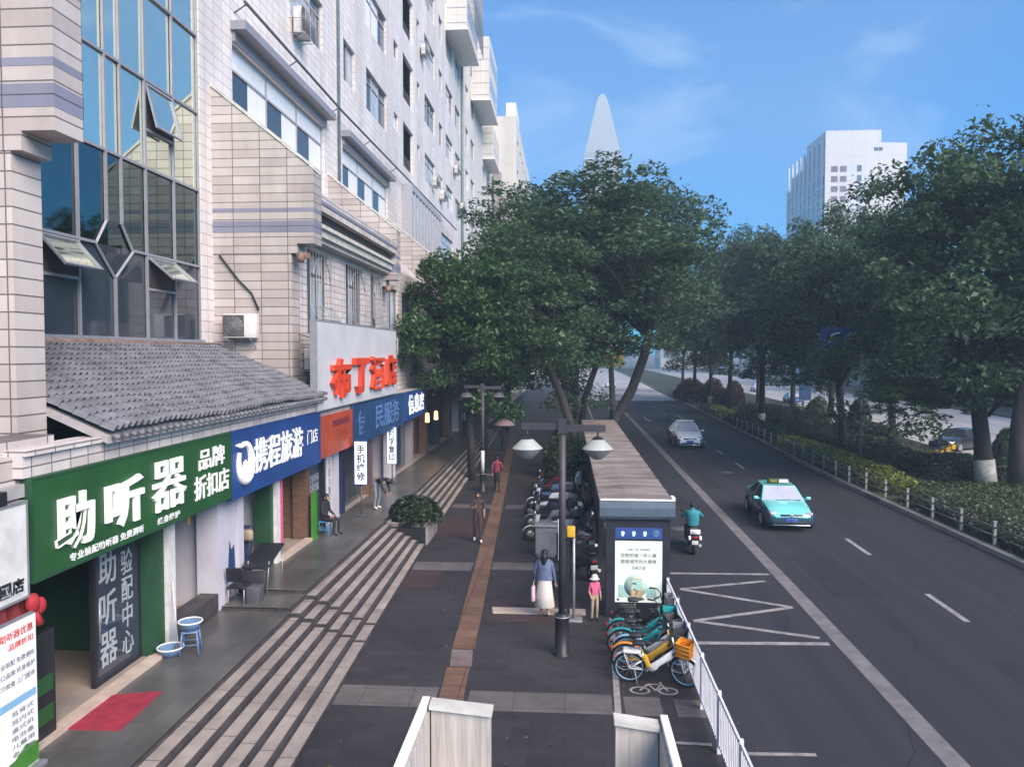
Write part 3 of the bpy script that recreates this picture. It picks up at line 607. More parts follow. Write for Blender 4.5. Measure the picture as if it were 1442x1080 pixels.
# lower wall of glass bay side, next to fin
# tiled pent roof below the mirror glass
def pent(mb, y0, y1, xt, zt, xe, ze):
    pitch = .185; ny, ns = int((y1 - y0) / pitch), 15; per = 8; vs = []
    Y = np.linspace(y0, y1, ny * per + 1); prof = []
    for r in range(ns):
        for s_ in (0.0, 0.6, 0.999): prof.append((r + s_) / ns)
    L_ = math.hypot(xe - xt, ze - zt); nx, nz_ = -(ze - zt) / L_, (xe - xt) / L_
    jit = np.random.default_rng(5)
    sag = .03 * np.sin(Y * 1.1) + .012 * np.sin(Y * 4.3)
    for i, u in enumerate(prof):
        row = int(u * ns * .9999); saw = (u * ns - int(u * ns))
        off = jit.uniform(-.010, .010, ny + 1)
        for k, yy in enumerate(Y):
            c = k % per; h = .075 * math.sin(math.pi * c / 5) if c <= 5 else 0
            h += .038 * saw * (1 if 0 < c < 5 else .3) + off[k // per] * (1 if 0 < c < 5 else .2)
            vs.append((xt + (xe - xt) * u + nx * h, yy, zt + (ze - zt) * u + nz_ * h + sag[k] * u))
    n = len(Y); o = len(mb.v); mb.add(vs, [])
    for i in range(len(prof) - 1):
        for k in range(n - 1):
            mb.f.append((o + i * n + k, o + (i + 1) * n + k, o + (i + 1) * n + k + 1, o + i * n + k + 1)); mb.mi.append(1 if (k % per >= 5 or i % 3 == 2) else 0); mb.sm.append(False)  # valleys and course lips take the darker tile as painted shade
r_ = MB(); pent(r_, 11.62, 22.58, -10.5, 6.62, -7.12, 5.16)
pr = r_.build('pent_roof', ['rooftile', 'valley_shade_tile'], bld)
u_ = MB(); u_.prism([(-10.5, 6.52), (-10.5, 6.42), (-7.2, 4.98), (-7.2, 5.1)], 'y', 11.6, 22.6); u_.build('roof_underside', 'soffit', pr)
u_ = MB(); u_.tube([(-10.45, 11.62, 6.62), (-10.45, 16.0, 6.66), (-10.45, 22.58, 6.64)], .07, 8); u_.build('ridge_roll', 'rust_tile', pr)
u_ = MB()
yy = 11.7
while yy < 22.5: u_.cyl((-7.16, yy, 5.1), (-7.05, yy, 5.06), .045, 8); yy += .235
u_.build('eave_tile_ends', 'rooftile', pr)
f = MB(); f.box(-7.75, -7.36, 9.9, 22.9, 4.7, 5.0); f.box(-7.76, -7.30, 9.9, 22.95, 5.0, 5.08); f.build('eave_fascia', 'tilefine', bld)
f = MB(); f.box(-8.22, -7.5, 9.2, 10.93, 4.55, 5.0); f.box(-8.22, -7.62, 9.2, 10.93, 5.0, 5.2); f.build('fin_base_ledge', 'tile', bld)

# second-floor bay between the fins
bwins = [(24.0, 26.3, 7.05, 9.75), (28.3, 30.9, 7.05, 9.75), (32.0, 33.5, 7.05, 9.75)]
mb = MB(); wall_x(mb, -8.2, 23.3, 33.9, 4.62, 9.95, bwins, .3); mb.build('bay_wall', 'tilefine', bld)
for (a, b, c, d) in bwins:
    window(a, b, c, d, 'w3' if b - a > 2 else 'w2', X=-8.2, dep=.26, fm='frame_dark')
    k = MB(); q2 = -8.1
    for i in range(9): yy = a + (b - a) * i / 8; k.tube([(q2, yy, d), (q2, yy, c + .9), (q2 + .28, yy, c + .45), (q2, yy, c)], .014, 4)
    for zz in (d, c + 1.7, c + .9, c): k.cyl((q2, a, zz), (q2, b, zz), .016, 4)
    k.cyl((q2 + .28, a, c + .45), (q2 + .28, b, c + .45), .016, 4)
    n = 10
    k.tube([(q2 + .01, (a + b) / 2 + (b - a) * .38 * math.cos(math.pi * i / n), d - .9 + .7 * math.sin(math.pi * i / n)) for i in range(n + 1)], .02, 4)
    k.build('window_cage', 'steel', bld)
mb = MB(); mb.box(-8.3, -7.85, 23.3, 33.88, 9.95, 10.1); mb.box(-8.3, -7.72, 23.3, 33.88, 10.1, 10.34); mb.box(-8.3, -7.62, 23.3, 33.88, 10.34, 10.46); mb.build('bay_cornice', 'coping', bld)
mb = MB(); mb.box(-8.3, -7.75, 23.3, 33.88, 10.46, 10.8); mb.build('bay_frieze', 'riser', bld)
mb = MB(); mb.box(-8.3, -7.52, 23.3, 33.88, 10.8, 11.3); mb.build('bay_parapet', 'tilefine', bld)
mb = MB(); mb.box(-8.2, -7.49, 23.3, 33.88, 11.0, 11.1); mb.build('bay_band', 'stripe', bld)
mb = MB(); mb.prism([(FX, 13.35), (FX, 13.2), (-8.2, 11.25), (-7.56, 11.25), (-7.56, 11.32)], 'y', 23.3, 33.88); mb.build('bay_sloping_roof', 'tile', bld)
for yy in (25.2, 28.6, 32.2):
    pass
# plain bays further on, behind the street trees
for (a, b) in ((34.6, 45.4), (46.1, 57.0), (57.7, 68.5), (69.2, 77.9)):
    hw = [(a + .8 + i * 3.2, a + 3.0 + i * 3.2, 7.0, 9.5) for i in range(int((b - a - 1) // 3.2))]
    mb = MB(); wall_x(mb, -8.3, a, b, 4.62, 10.5, hw, .25); mb.quad((-8.3, a, 10.5), (-8.3, b, 10.5), (FX, b, 12.5), (FX, a, 12.5)); mb.build('bay_wall', 'tilefine', bld)
    for h_ in hw: window(*h_, 'w2', X=-8.3, fm='frame_dark')
# glazed-in balcony, pipes and canopy rail along the third floor
e = MB(); wall_x(e, -9.9, 49.3, 61.0, 12.5, 17.3, [(49.5 + i * 1.15, 50.5 + i * 1.15, 13.2, 16.9, .1) for i in range(10)], .1); e.quad((-9.9, 49.3, 12.5), (-9.9, 49.3, 17.3), (FX, 49.3, 17.3), (FX, 49.3, 12.5)); e.quad((-9.9, 49.3, 17.3), (-9.9, 61, 17.3), (FX, 61, 17.3), (FX, 49.3, 17.3)); e.quad((-9.9, 49.3, 12.5), (-9.9, 61, 12.5), (FX, 61, 12.5), (FX, 49.3, 12.5))
eb = e.build('glazed_balcony', 'frame_white', bld)
for i in range(10):
    p = MB(); p.quad((-9.98, 49.5 + i * 1.15, 13.2), (-9.98, 50.5 + i * 1.15, 13.2), (-9.98, 50.5 + i * 1.15, 16.9), (-9.98, 49.5 + i * 1.15, 16.9)); p.build('pane', 'glass_pale', eb)
c = MB(); c.tube([(-10.2, 24.2, 17.55), (-10.2, 35, 17.42), (-10.2, 48, 17.6), (-10.0, 70, 17.65)], .055, 6)
for yy in (24.3, 29, 34.5, 40, 46, 52, 58, 64): c.cyl((-10.2, yy, 17.5), (FX, yy, 17.25), .025, 5)
c.build('service_cable', 'frame_dark', bld)
c = MB(); c.box(FX + .002, -10.1, 24.0, 33.6, 16.62, 16.9); c.box(FX + .002, -10.15, 36.0, 45.7, 16.62, 16.9); c.box(FX + .002, -10.5, 24.1, 33.5, 16.3, 16.615); c.box(FX + .002, -10.5, 36.2, 45.5, 16.3, 16.615); c.build('canopy_and_shadow_strip', 'alu', bld)  # lower grey strips stand in for the shadow under the canopies
c = MB(); c.cyl((-10.45, 77.6, 4.7), (-10.45, 77.6, 44), .13, 8); c.cyl((-10.5, 35.4, 12.8), (-10.5, 35.4, 44), .06, 6); c.build('drain_pipe', 'pipe', bld)
c = MB(); c.tube([(-10.4, 22.56, 9.35), (-9.8, 22.55, 8.6), (-9.4, 22.55, 8.2), (-9.2, 22.55, 7.7)], .03, 5); c.tube([(-9.0, 22.5, 5.3), (-8.2, 22.45, 4.9), (-7.5, 22.4, 5.0), (-7.4, 23.0, 4.7)], .03, 5); c.build('loose_cable', 'black', bld)

# far part of the same row: plain block, balcony boxes, then a nearer block
far = thing('apartment_block', 'pale block with boxed out upper balconies beyond the white tiled building', 'building', (-10.6, 78, 0))
mb = MB(); hw = [w_[:4] for w_ in wins if w_[0] > 78]
wall_x(mb, FX + .02, 78.02, 110, 0, 41.5, hw); mb.quad((FX, 78.02, 41.5), (FX, 110, 41.5), (-26, 110, 41.5), (-26, 78.02, 41.5)); mb.build('wall', 'beige_wall', far)
for w_ in wins:
    if w_[0] > 78: window(*w_[:4], w_[4], X=FX + .02, parent=far)
def boxbalc(y0, y1, x1, z0, z1, parent):
    b = MB(); b.box(FX, x1, y0, y1, z0 + .2, z1); o = b.build('balcony_box', 'beige_wall', parent)
    s = MB(); s.box(FX, x1 + .12, y0 - .1, y1 + .1, z0, z0 + .196); s.build('balcony_slab', 'white', o)
    g_ = MB()
    for zz in np.arange(z0 + 1.4, z1 - 1, 3.2): g_.box(x1 + .004, x1 + .02, y0 + .5, y1 - .5, zz, zz + 1.5)
    g_.build('balcony_glazing', 'glass_pale', o)
    g_ = MB()
    for i in range(5): zz = z0 + .6 + i * 1.3; g_.box(FX + .1, x1 - .05, y0 - .02, y0 - .002, zz, zz + .05)
    g_.build('balcony_joints', 'steel', o)
boxbalc(68, 76.5, -8.75, 34.7, 47, bld); boxbalc(86.5, 96, -8.6, 34.6, 41.6, far); boxbalc(98, 106, -9.2, 31, 35, far)
b = MB()
for i in range(14):
    zz = 35.2 + i * .55; b.tube([(-8.6, 68.5, zz), (-8.15, 69, zz), (-8.15, 76, zz), (-8.6, 76.4, zz)], .025, 4)
for yy in np.arange(69, 76.5, .5): b.cyl((-8.15, yy, 35.2), (-8.15, yy, 42.4), .02, 4)
b.build('balcony_cage', 'steel', bld)
blk = thing('apartment_block', 'beige end block with blank side wall farthest along the left row', 'building', (-10.6, 110, 0))
mb = MB(); wall_x(mb, -7.1, 110.02, 157, 0, 40, [(112 + i * 6, 114.5 + i * 6, 10 + j * 4.2, 12 + j * 4.2) for i in range(7) for j in range(7)], .3)
mb.quad((-26, 110.02, 0), (-7.1, 110.02, 0), (-7.1, 110.02, 40), (-26, 110.02, 40)); mb.quad((-26, 110.02, 40), (-7.1, 110.02, 40), (-7.1, 157, 40), (-26, 157, 40)); mb.quad((-7.1, 157, 0), (-26, 157, 0), (-26, 157, 40), (-7.1, 157, 40)); mb.build('wall', 'beige_wall', blk)
g = MB()
for i in range(7):
    for j in range(7): g.quad((-7.4, 112 + i * 6, 10 + j * 4.2), (-7.4, 114.5 + i * 6, 10 + j * 4.2), (-7.4, 114.5 + i * 6, 12 + j * 4.2), (-7.4, 112 + i * 6, 12 + j * 4.2))
g.build('panes', 'glass', blk)
g = MB(); g.box(-10.2, -9.2, 109.0, 110.0, 23, 32); g.box(-9.2, -8.0, 108.6, 110.0, 24.5, 28.5); g.build('stair_bay', 'soffit', blk)
g = MB(); g.box(-8.6, -7.2, 110.5, 118, 40, 42); g.build('roof_box', 'white', blk)

# ------------------------------------------------------------------ shop floors and fronts under the building
mb = MB(); mb.box(-12.6, -7.4, 4.2, 110, 4.44, 4.62); mb.build('shop_ceiling', 'soffit', bld)
mb = MB(); mb.box(-12.6, -7.72, 4.2, 17.38, 0, LZ + .045); mb.box(-12.6, -7.72, 17.4, 110, 0, LZ + .16); mb.build('shop_floor', 'floor_tan', bld)
mb = MB(); mb.box(-7.72, -7.5, 9.9, 13.75, LZ - .1, LZ + .075); mb.build('shop_threshold', 'threshold', bld); mb = MB(); mb.box(-7.72, -7.5, 19.9, 22.2, LZ, LZ + .22); mb.build('shop_threshold', 'threshold', bld)
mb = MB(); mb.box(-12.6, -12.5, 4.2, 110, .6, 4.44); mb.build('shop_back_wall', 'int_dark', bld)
def pier(y0, y1, m, x0=-8.1, x1=-7.68, z1=4.44, name='shop_pier', deep=None):
    b = MB(); b.box(x0, x1, y0, y1, LZ + .01, z1)
    if deep: b.box(-12.5, x0 - .002, (y0 + y1) / 2 - .06, (y0 + y1) / 2 + .06, LZ + .05, 4.43)
    return b.build(name, m, bld)
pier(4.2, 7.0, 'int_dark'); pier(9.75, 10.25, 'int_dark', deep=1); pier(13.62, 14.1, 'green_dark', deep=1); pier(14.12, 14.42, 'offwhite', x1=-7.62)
pier(16.25, 16.75, 'int_pale', x1=-7.62, deep=1); pier(16.78, 17.32, 'int_pale', x1=-7.7); pier(17.34, 17.62, 'int_pale', x1=-7.62)
pier(19.4, 19.62, 'green_dark'); pier(19.64, 19.9, 'offwhite', x1=-7.6, deep=1); pier(22.2, 22.55, 'wood', deep=1); pier(23.9, 24.05, 'black')
pier(24.1, 24.7, 'int_pale'); pier(25.0, 25.5, 'int_pale'); pier(25.8, 26.2, 'navy', deep=1)
y = 29.5; i = 0
while y < 108:
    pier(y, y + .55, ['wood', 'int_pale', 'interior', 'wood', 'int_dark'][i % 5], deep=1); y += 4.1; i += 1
b = MB(); b.box(-12.4, -12.2, 14.2, 16.3, LZ, 4.4); b.box(-11.0, -10.9, 14.4, 16.3, LZ, 4.3); b.build('blue_shop_wall', 'int_blue', bld)
b = MB(); b.box(-9.4, -9.3, 17.7, 19.5, LZ, 4.4); b.build('pale_shop_wall', 'int_pale', bld)
b = MB(); b.box(-8.25, -8.2, 19.95, 20.7, LZ + .2, 3.4); b.box(-9.0, -8.9, 20.7, 22.2, LZ + .2, 4.0); b.build('brown_shop_door', 'wood', bld)
b = MB(); b.box(-7.66, -7.58, 19.9, 20.05, LZ + .6, 3.3); b.build('pink_door_strip', 'cl_pink', bld)
b = MB(); b.box(-7.9, -7.84, 22.56, 23.88, LZ + .15, 3.3); b.build('shop_glass_front', 'glass', bld)
b = MB(); b.box(-8.0, -7.94, 26.2, 29.5, LZ + .15, 3.3); b.build('shop_glass_front', 'glass', bld)
b = MB(); b.box(-8.0, -7.94, 33.8, 37.5, LZ + .15, 3.3); b.build('shop_glass_front', 'glass', bld)
b = MB(); b.box(-8.0, -7.6, 14.45, 16.2, LZ + .02, LZ + .42); b.build('dark_shop_plinth', 'riser', bld)
b = MB(); b.box(-11.5, -10.9, 10.4, 13.5, LZ + .05, LZ + 1.0); b.build('counter', 'int_dark', bld)
b = MB(); b.box(-12.44, -12.38, 10.6, 13.2, 2.2, 2.9); b.build('back_wall_panel', 'grey_mid', bld)
# ------------------------------------------------------------------ shop signs and boards
grng = random.Random(21)
def glyph(mb, c, s_, basis, wt=.13, dep=.004, n=None):
    """one square, unreadable character built from short strokes"""
    B = Matrix(basis); n = n or grng.randint(4, 6); c = Vector(c)
    def bar(x, y, w_, h_):
        p = [Vector((x + a * w_ / 2, y + b * h_ / 2, dz)) * s_ if False else Vector(((x + a * w_ / 2) * s_, (y + b * h_ / 2) * s_, dz)) for dz in (0, dep) for a, b in ((-1, -1), (1, -1), (1, 1), (-1, 1))]
        mb.add([c + B @ q for q in p], [(4, 5, 6, 7), (0, 1, 5, 4), (1, 2, 6, 5), (2, 3, 7, 6), (3, 0, 4, 7)], False)
    for k in range(n):
        if k % 2 == 0: bar(grng.uniform(-.1, .1), -.42 + .84 * (k / max(1, n - 1)), grng.uniform(.5, .95), wt)
        else: bar(grng.choice([-.36, -.15, 0, .18, .36]), grng.uniform(-.12, .12), wt, grng.uniform(.5, .95))
def rowtext(mb, c, n, s_, gap, basis, wt=.14, vertical=False, dep=.004):
    B = Matrix(basis)
    for k in range(n):
        off = Vector((0, -(k - (n - 1) / 2) * gap, 0)) if vertical else Vector(((k - (n - 1) / 2) * gap, 0, 0))
        glyph(mb, Vector(c) + B @ off, s_, basis, wt, dep)
SX = -7.3
def board(name, label, y0, y1, z0, z1, m, x=SX, th=.14, group=None, rim='alu'):
    t = thing(name, label, 'shop sign', (x, (y0 + y1) / 2, z0), 0, group)
    b = MB(); b.box(x - th, x, y0, y1, z0, z1); b.build('board', m, t)
    if rim:
        f = MB(); e = .035
        f.box(x - th - .003, x + .012, y0 - e, y1 + e, z1, z1 + e); f.box(x - th - .003, x + .012, y0 - e, y1 + e, z0 - e, z0); f.box(x - th - .002, x + .01, y0 - e, y0, z0, z1); f.box(x - th - .002, x + .01, y1, y1 + e, z0, z1); f.build('rim', rim, t)
    return t
t = board('shop_sign', 'long green shop sign with large white Chinese lettering under the tiled eave', 10.02, 16.24, 3.27, 4.66, 'sign_green', rim='green_dark')
b = MB()
for ch, y0, y1, z0, z1 in (('助', 10.42, 11.32, 3.52, 4.34), ('听', 11.62, 12.72, 3.56, 4.36), ('器', 13.0, 14.2, 3.56, 4.46)): text_mb(b, ch, (SX + .03, (y0 + y1) / 2, (z0 + z1) / 2), y1 - y0, z1 - z0, FACE_X, .010 if ch == '器' else .026, .05)
b.build('large_lettering', 'letter_white', t)
b = MB(); text_mb(b, '品牌', (SX + .012, 15.35, 4.27), 1.15, .42, FACE_X, .012, .02); text_mb(b, '折扣店', (SX + .012, 15.35, 3.72), 1.55, .48, FACE_X, .012, .02); b.build('small_lettering', 'letter_white', t)
b = MB(); text_mb(b, '专业验配助听器 免费测听', (SX + .006, 11.75, 3.385), 2.0, .13, FACE_X, .02, .004); text_mb(b, '终身维护', (SX + .006, 13.6, 3.385), .8, .13, FACE_X, .02, .004); b.build('fine_lettering', 'letter_white', t)
t = board('shop_sign', 'bright blue shop sign with white emblem and lettering right of the green sign', 16.3, 22.44, 3.2, 4.66, 'sign_blue', x=SX - .02, rim='sign_blue')
b = MB(); text_mb(b, '携程旅游', (SX, 19.2, 3.98), 3.3, .82, FACE_X, .012, .03); b.build('lettering', 'letter_white', t)
b = MB(); text_mb(b, '门店', (SX - .015, 21.75, 4.02), .9, .4, FACE_X, .0, .01); b.build('small_lettering', 'letter_white', t)
b = MB()                                                               # round leaping-dolphin style emblem
n = 16; B = Matrix(FACE_X)
pts = [(0.0 + .34 * math.cos(a), .42 * math.sin(a)) for a in np.linspace(R(115), R(-215), 18)]
b.tube([Vector((SX, 16.98 + p[0], 3.93 + p[1])) for p in pts], [.05 + .07 * math.sin(math.pi * i / 17) for i in range(18)], 6)
b.tube([(SX, 16.55, 4.36), (SX, 16.8, 4.32), (SX, 17.05, 4.34)], [.02, .07, .03], 6); b.ell((SX, 17.02, 3.78), (.03, .17, .2)); b.build('emblem', 'letter_white', t)
t = board('shop_sign', 'orange red shop sign between the two blue signs', 22.5, 25.88, 3.24, 4.5, 'sign_orange', rim=None)
b = MB(); text_mb(b, '小', (SX + .004, 24.95, 3.78), .5, .38, FACE_X, .01, .008); b.box(SX + .001, SX + .006, 23.6, 25.5, 4.1, 4.3); b.build('lettering', 'dark_red', t)
t = board('shop_sign', 'dusty blue shop sign with faded lettering right of the orange sign', 25.94, 34.4, 3.22, 4.6, 'sign_blue2', x=SX - .03, rim='sign_blue2')
b = MB(); text_mb(b, '便', (SX - .025, 27.2, 3.95), .9, .9, FACE_X, .01, .006); text_mb(b, '民服务', (SX - .025, 31.3, 3.95), 4.2, .95, FACE_X, .01, .006); b.build('lettering', 'letter_faded', t)
t = board('shop_sign', 'farthest blue shop sign with bright white lit lettering', 34.46, 39.8, 3.3, 4.62, 'sign_blue', rim=None)
b = MB(); text_mb(b, '信息店', (SX + .008, 37.2, 4.0), 3.9, .95, FACE_X, .02, .008); b.build('lettering', 'lit_white', t)
t = board('hotel_sign', 'large white board with four thick orange red characters above the shops', 22.1, 32.6, 4.72, 7.36, 'sign_white', x=SX + .02, th=.2)
b = MB()
for ch, y0, y1, z0, z1 in (('布', 23.25, 25.25, 4.98, 6.25), ('丁', 25.75, 27.55, 5.02, 6.25), ('酒', 28.0, 29.95, 5.05, 6.3), ('店', 30.35, 32.2, 5.08, 6.35)): text_mb(b, ch, (SX + .10, (y0 + y1) / 2, (z0 + z1) / 2), y1 - y0, z1 - z0, FACE_X, .05 if ch == '丁' else .03, .14)
b.build('lettering', 'letter_red', t)
b = MB()
for yy in (23.2, 26, 29, 31.8): b.cyl((SX - .18, yy, 6.8), (-8.2, yy, 7.0), .03, 6); b.cyl((SX - .18, yy, 5.1), (-8.2, yy, 4.9), .03, 6)
b.build('bracket', 'steel', t)
t = board('shop_sign', 'white framed shop sign with black lettering at the left edge', 7.8, 9.86, 3.12, 4.38, 'offwhite', rim='steel')
b = MB(); text_mb(b, '中國店', (SX + .006, 9.45, 3.3), .68, .2, FACE_X, .02, .01); b.build('lettering', 'letter_black', t)
b = MB(); b.box(SX - .1, SX + .02, 7.8, 9.5, 4.42, 4.6); b.build('cover_strip', 'black', t)

def lightbox(y, x0, x1, z0, z1, n, label, m='lit_white', words='手机维修'):
    t = thing('light_box_sign', label, 'light box', ((x0 + x1) / 2, y, z0), 0, 'upright light box signs by the shop doors')
    b = MB(); b.box(x0, x1, y, y + .14, z0, z1); b.build('box', m, t)
    b = MB(); e = .025; b.box(x0 - e, x0, y - .01, y + .15, z0 - e, z1 + e); b.box(x1, x1 + e, y - .01, y + .15, z0 - e, z1 + e); b.box(x0, x1, y - .01, y + .15, z0 - e, z0); b.box(x0, x1, y - .01, y + .15, z1, z1 + e); b.build('frame', 'sign_blue', t)
    b = MB(); s_ = min((x1 - x0) * .75, (z1 - z0) / n * .8); text_mb(b, '\n'.join(words), ((x0 + x1) / 2, y - .004, (z0 + z1) / 2), (x1 - x0) * .72, (z1 - z0) * .84, FACE_Y, .02, .006); b.build('lettering', 'navy', t)
    b = MB(); b.cyl(((x0 + x1) / 2, y + .07, LZ + .14), ((x0 + x1) / 2, y + .07, z0 - .02), .03, 6); b.rbox(((x0 + x1) / 2, y + .07, LZ + .18), (.4, .3, .07), .01); b.build('stand', 'grey_dark', t)
lightbox(25.6, -7.16, -6.74, 1.97, 3.42, 5, 'wider white light box sign standing nearest on the landing', words='手机维修')
lightbox(32.3, -7.62, -7.22, 1.70, 3.26, 6, 'narrow white light box sign standing farther along the shops', words='打字复印')

# ------------------------------------------------------------------ air conditioners
def ac(loc, label, face='y', w=.86, h=.62, d=.34, cage=False):
    t = thing('air_conditioner', label, 'air conditioner', loc, 0 if face == 'y' else R(90), 'outdoor air conditioner units on the left row')
    b = MB(); b.rbox((0, 0, h / 2), (w, d, h), .025); b.build('casing', 'offwhite', t, local=True)
    b = MB(); c = (-w * .16, -d / 2 - .004, h / 2); b.lathe([(.0, -.001), (h * .40, -.001), (h * .42, .01), (h * .40, .015)], (c[0], c[1] - .004, c[2]), 18, 'y'); b.box(c[0] - h * .45, c[0] + h * .45, -d / 2 - .003, -d / 2 + .01, .04, h - .04); b.build('grille', 'grill', t, local=True)
    b = MB()
    for k in range(1, 5): b.torus((c[0], -d / 2 - .012, c[2]), h * .09 * k, .006, 'y', 18, 4)
    for k in range(6): a = math.pi * k / 6; b.cyl((c[0] + h * .4 * math.cos(a), -d / 2 - .012, c[2] + h * .4 * math.sin(a)), (c[0] - h * .4 * math.cos(a), -d / 2 - .012, c[2] - h * .4 * math.sin(a)), .005, 4)
    b.build('fan_guard', 'steel', t, local=True)
    b = MB()
    for sx in (-1, 1): b.box(sx * w * .36 - .02, sx * w * .36 + .02, -d / 2 - .03, d / 2 + .2, -.045, -.004); b.tube([(sx * w * .36, -d / 2, -.03), (sx * w * .36, d / 2 + .18, -.35)], .014, 4)
    b.build('bracket', 'steel', t, local=True)
    if cage:
        b = MB()
        for zz in (-.05, h * .5, h + .12):
            b.tube([(-w / 2 - .1, d / 2 + .1, zz), (-w / 2 - .1, -d / 2 - .12, zz), (w / 2 + .1, -d / 2 - .12, zz), (w / 2 + .1, d / 2 + .1, zz)], .016, 4)
        for k in range(8): xx = -w / 2 - .1 + (w + .2) * k / 7; b.cyl((xx, -d / 2 - .12, -.05), (xx, -d / 2 - .12, h + .12), .014, 4)
        b.build('guard_cage', 'steel', t, local=True)
    return t
ac((-9.66, 22.33, 6.86), 'white air conditioner on the tiled fin beside the grey pent roof', 'y', .98, .72)
ac((-7.98, 23.9, 5.9), 'grimy air conditioner in a cage behind the left end of the white hotel board', 'x', .86, .66, .34, True)
ac((-8.1, 35.6, 6.4), 'air conditioner just past the right end of the white hotel board', 'x', .9, .7)
ac((-10.3, 29.9, 18.75), 'air conditioner in a cage under the top left fourth floor window', 'x', .95, 1.0, .4, True)
for (yy, zz, lb) in ((60.8, 19.6, 'lower caged air conditioner beside the fifth window column'), (64.6, 19.3, 'caged air conditioner just above the tree top at the white facade'), (72.6, 23.3, 'upper caged air conditioner next to the grey green drain pipe'), (76.6, 20.6, 'caged air conditioner low beside the grey green drain pipe'), (56.2, 28.0, 'high caged air conditioner between two window columns')):
    ac((-10.32, yy, zz), lb, 'x', .9, .7, .34, True)
ac((-10.3, 90.0, 22.5), 'white air conditioner on the pale block under the boxed balconies', 'x', 1.0, .8)

# ------------------------------------------------------------------ things on the landing and at the shop doors
z1 = LZ; z2 = LZ + .14
b = MB(); b.add([(-7.56, 10.93, z1 + .02), (-6.70, 10.95, z1 + .016), (-6.76, 12.28, z1 + .022), (-7.6, 12.06, z1 + .018), (-7.56, 10.93, z1), (-6.70, 10.95, z1), (-6.76, 12.28, z1), (-7.6, 12.06, z1)], [(0, 1, 2, 3), (0, 4, 5, 1), (1, 5, 6, 2), (2, 6, 7, 3), (3, 7, 4, 0)])
tag(b.build('door_mat', 'mat_red', loc=(-7.1, 11.5, z1)), 'red door mat lying on the landing before the open shop', 'door mat')
t = thing('glass_door', 'dark glass shop door covered with pale lettering, standing open', 'door', (-7.9, 12.9, z1 + .05))
b = MB(); b.box(-7.93, -7.89, 12.28, 13.56, z1 + .12, 3.2); b.build('leaf', 'glass', t)
b = MB(); b.box(-7.95, -7.87, 12.2, 12.28, z1 + .05, 3.27); b.box(-7.95, -7.87, 13.56, 13.61, z1 + .05, 3.27); b.box(-7.949, -7.871, 12.28, 13.56, z1 + .05, z1 + .12); b.box(-7.949, -7.871, 12.28, 13.56, 3.2, 3.27); b.build('frame', 'black', t)
b = MB()
for k, ch in enumerate('助听器'): text_mb(b, ch, (-7.886, 12.62, 2.72 - k * .7), .5, .58, FACE_X, .01, .006)
text_mb(b, '验\n配\n中\n心', (-7.886, 13.2, 1.95), .36, 1.9, FACE_X, .005, .006); b.build('lettering', 'letter_grey', t)
b = MB(); b.cyl((-7.86, 12.33, 1.5), (-7.86, 12.33, 2.2), .018, 6); b.build('handle', 'steel', t)
t = thing('display_board', 'black framed display board with green panels beside the shop opening', 'display board', (-7.6, 10.5, z1))
b = MB(); b.box(-7.66, -7.58, 10.3, 10.78, z1, 2.35); b.build('frame', 'black', t)
b = MB(); b.box(-7.578, -7.572, 10.36, 10.72, 1.0, 1.25); b.build('green_panel', 'sign_green', t)
b = MB(); b.box(-7.578, -7.572, 10.36, 10.72, 1.45, 1.7); b.build('green_panel', 'sign_green', t)
t = thing('banner_stand', 'tall white printed banner with green foot at the bottom left', 'banner', (-7.25, 9.5, z1))
b = MB(); b.box(-7.27, -7.262, 9.0, 9.95, z1 + .08, 2.86); b.build('sheet', 'white', t)
b = MB(); b.rbox((-7.27, 9.48, z1 + .04), (.25, 1.0, .08), .015); b.cyl((-7.29, 9.48, z1 + .06), (-7.29, 9.48, 2.86), .015, 6); b.box(-7.28, -7.255, 8.98, 9.97, 2.86, 2.9); b.build('stand', 'steel', t)
b = MB(); text_mb(b, '助听器优惠', (-7.259, 9.58, 2.70), .62, .11, FACE_X, .01, .003); text_mb(b, '品牌折扣', (-7.259, 9.66, 2.55), .46, .09, FACE_X, .01, .003); b.build('red_lettering', 'letter_red', t)
b = MB()
for r, wd_ in enumerate(('专业验配 免费测听', '进口品牌 终身维护', '听力检查 上门服务')): text_mb(b, wd_, (-7.259, 9.55, 2.34 - r * .14), .72, .075, FACE_X, .008, .003)
for r, wd_ in enumerate(('耳背式', '耳内式', '盒式机', '电池盒', '儿童用', '老人用')): text_mb(b, wd_, (-7.259, 9.66, 1.64 - r * .11), .42, .07, FACE_X, .008, .003)
b.build('small_lettering', 'grey_mid', t)
b = MB(); b.box(-7.26, -7.257, 9.05, 9.92, 1.74, 1.84); b.build('blue_line', 'ltblue', t)
b = MB(); b.add([(-7.258, 9.0, z1 + .09), (-7.258, 9.95, z1 + .09), (-7.258, 9.95, z1 + .36), (-7.258, 9.7, z1 + .42), (-7.258, 9.5, z1 + .30), (-7.258, 9.0, z1 + .25)], [(0, 1, 2, 3, 4, 5)], False); b.build('green_foot', 'lime', t)
t = thing('red_bunting', 'gathered red cloth hanging under the left edge shop sign', 'bunting', (-7.4, 9.6, 3.08))
b = MB(); vs, fs = [], []
n = 40
for i in range(n + 1):
    yy = 8.0 + 2.0 * i / n
    for j, zz in enumerate((3.08, 2.9, 2.76 - .08 * math.sin(i * .8))): vs.append((-7.38 + .05 * math.sin(i * 1.3) * (j + .3), yy, zz))
for i in range(n):
    for j in range(2): fs.append((i * 3 + j, i * 3 + j + 1, (i + 1) * 3 + j + 1, (i + 1) * 3 + j))
b.add(vs, fs, True); b.build('cloth', 'dark_red', t)
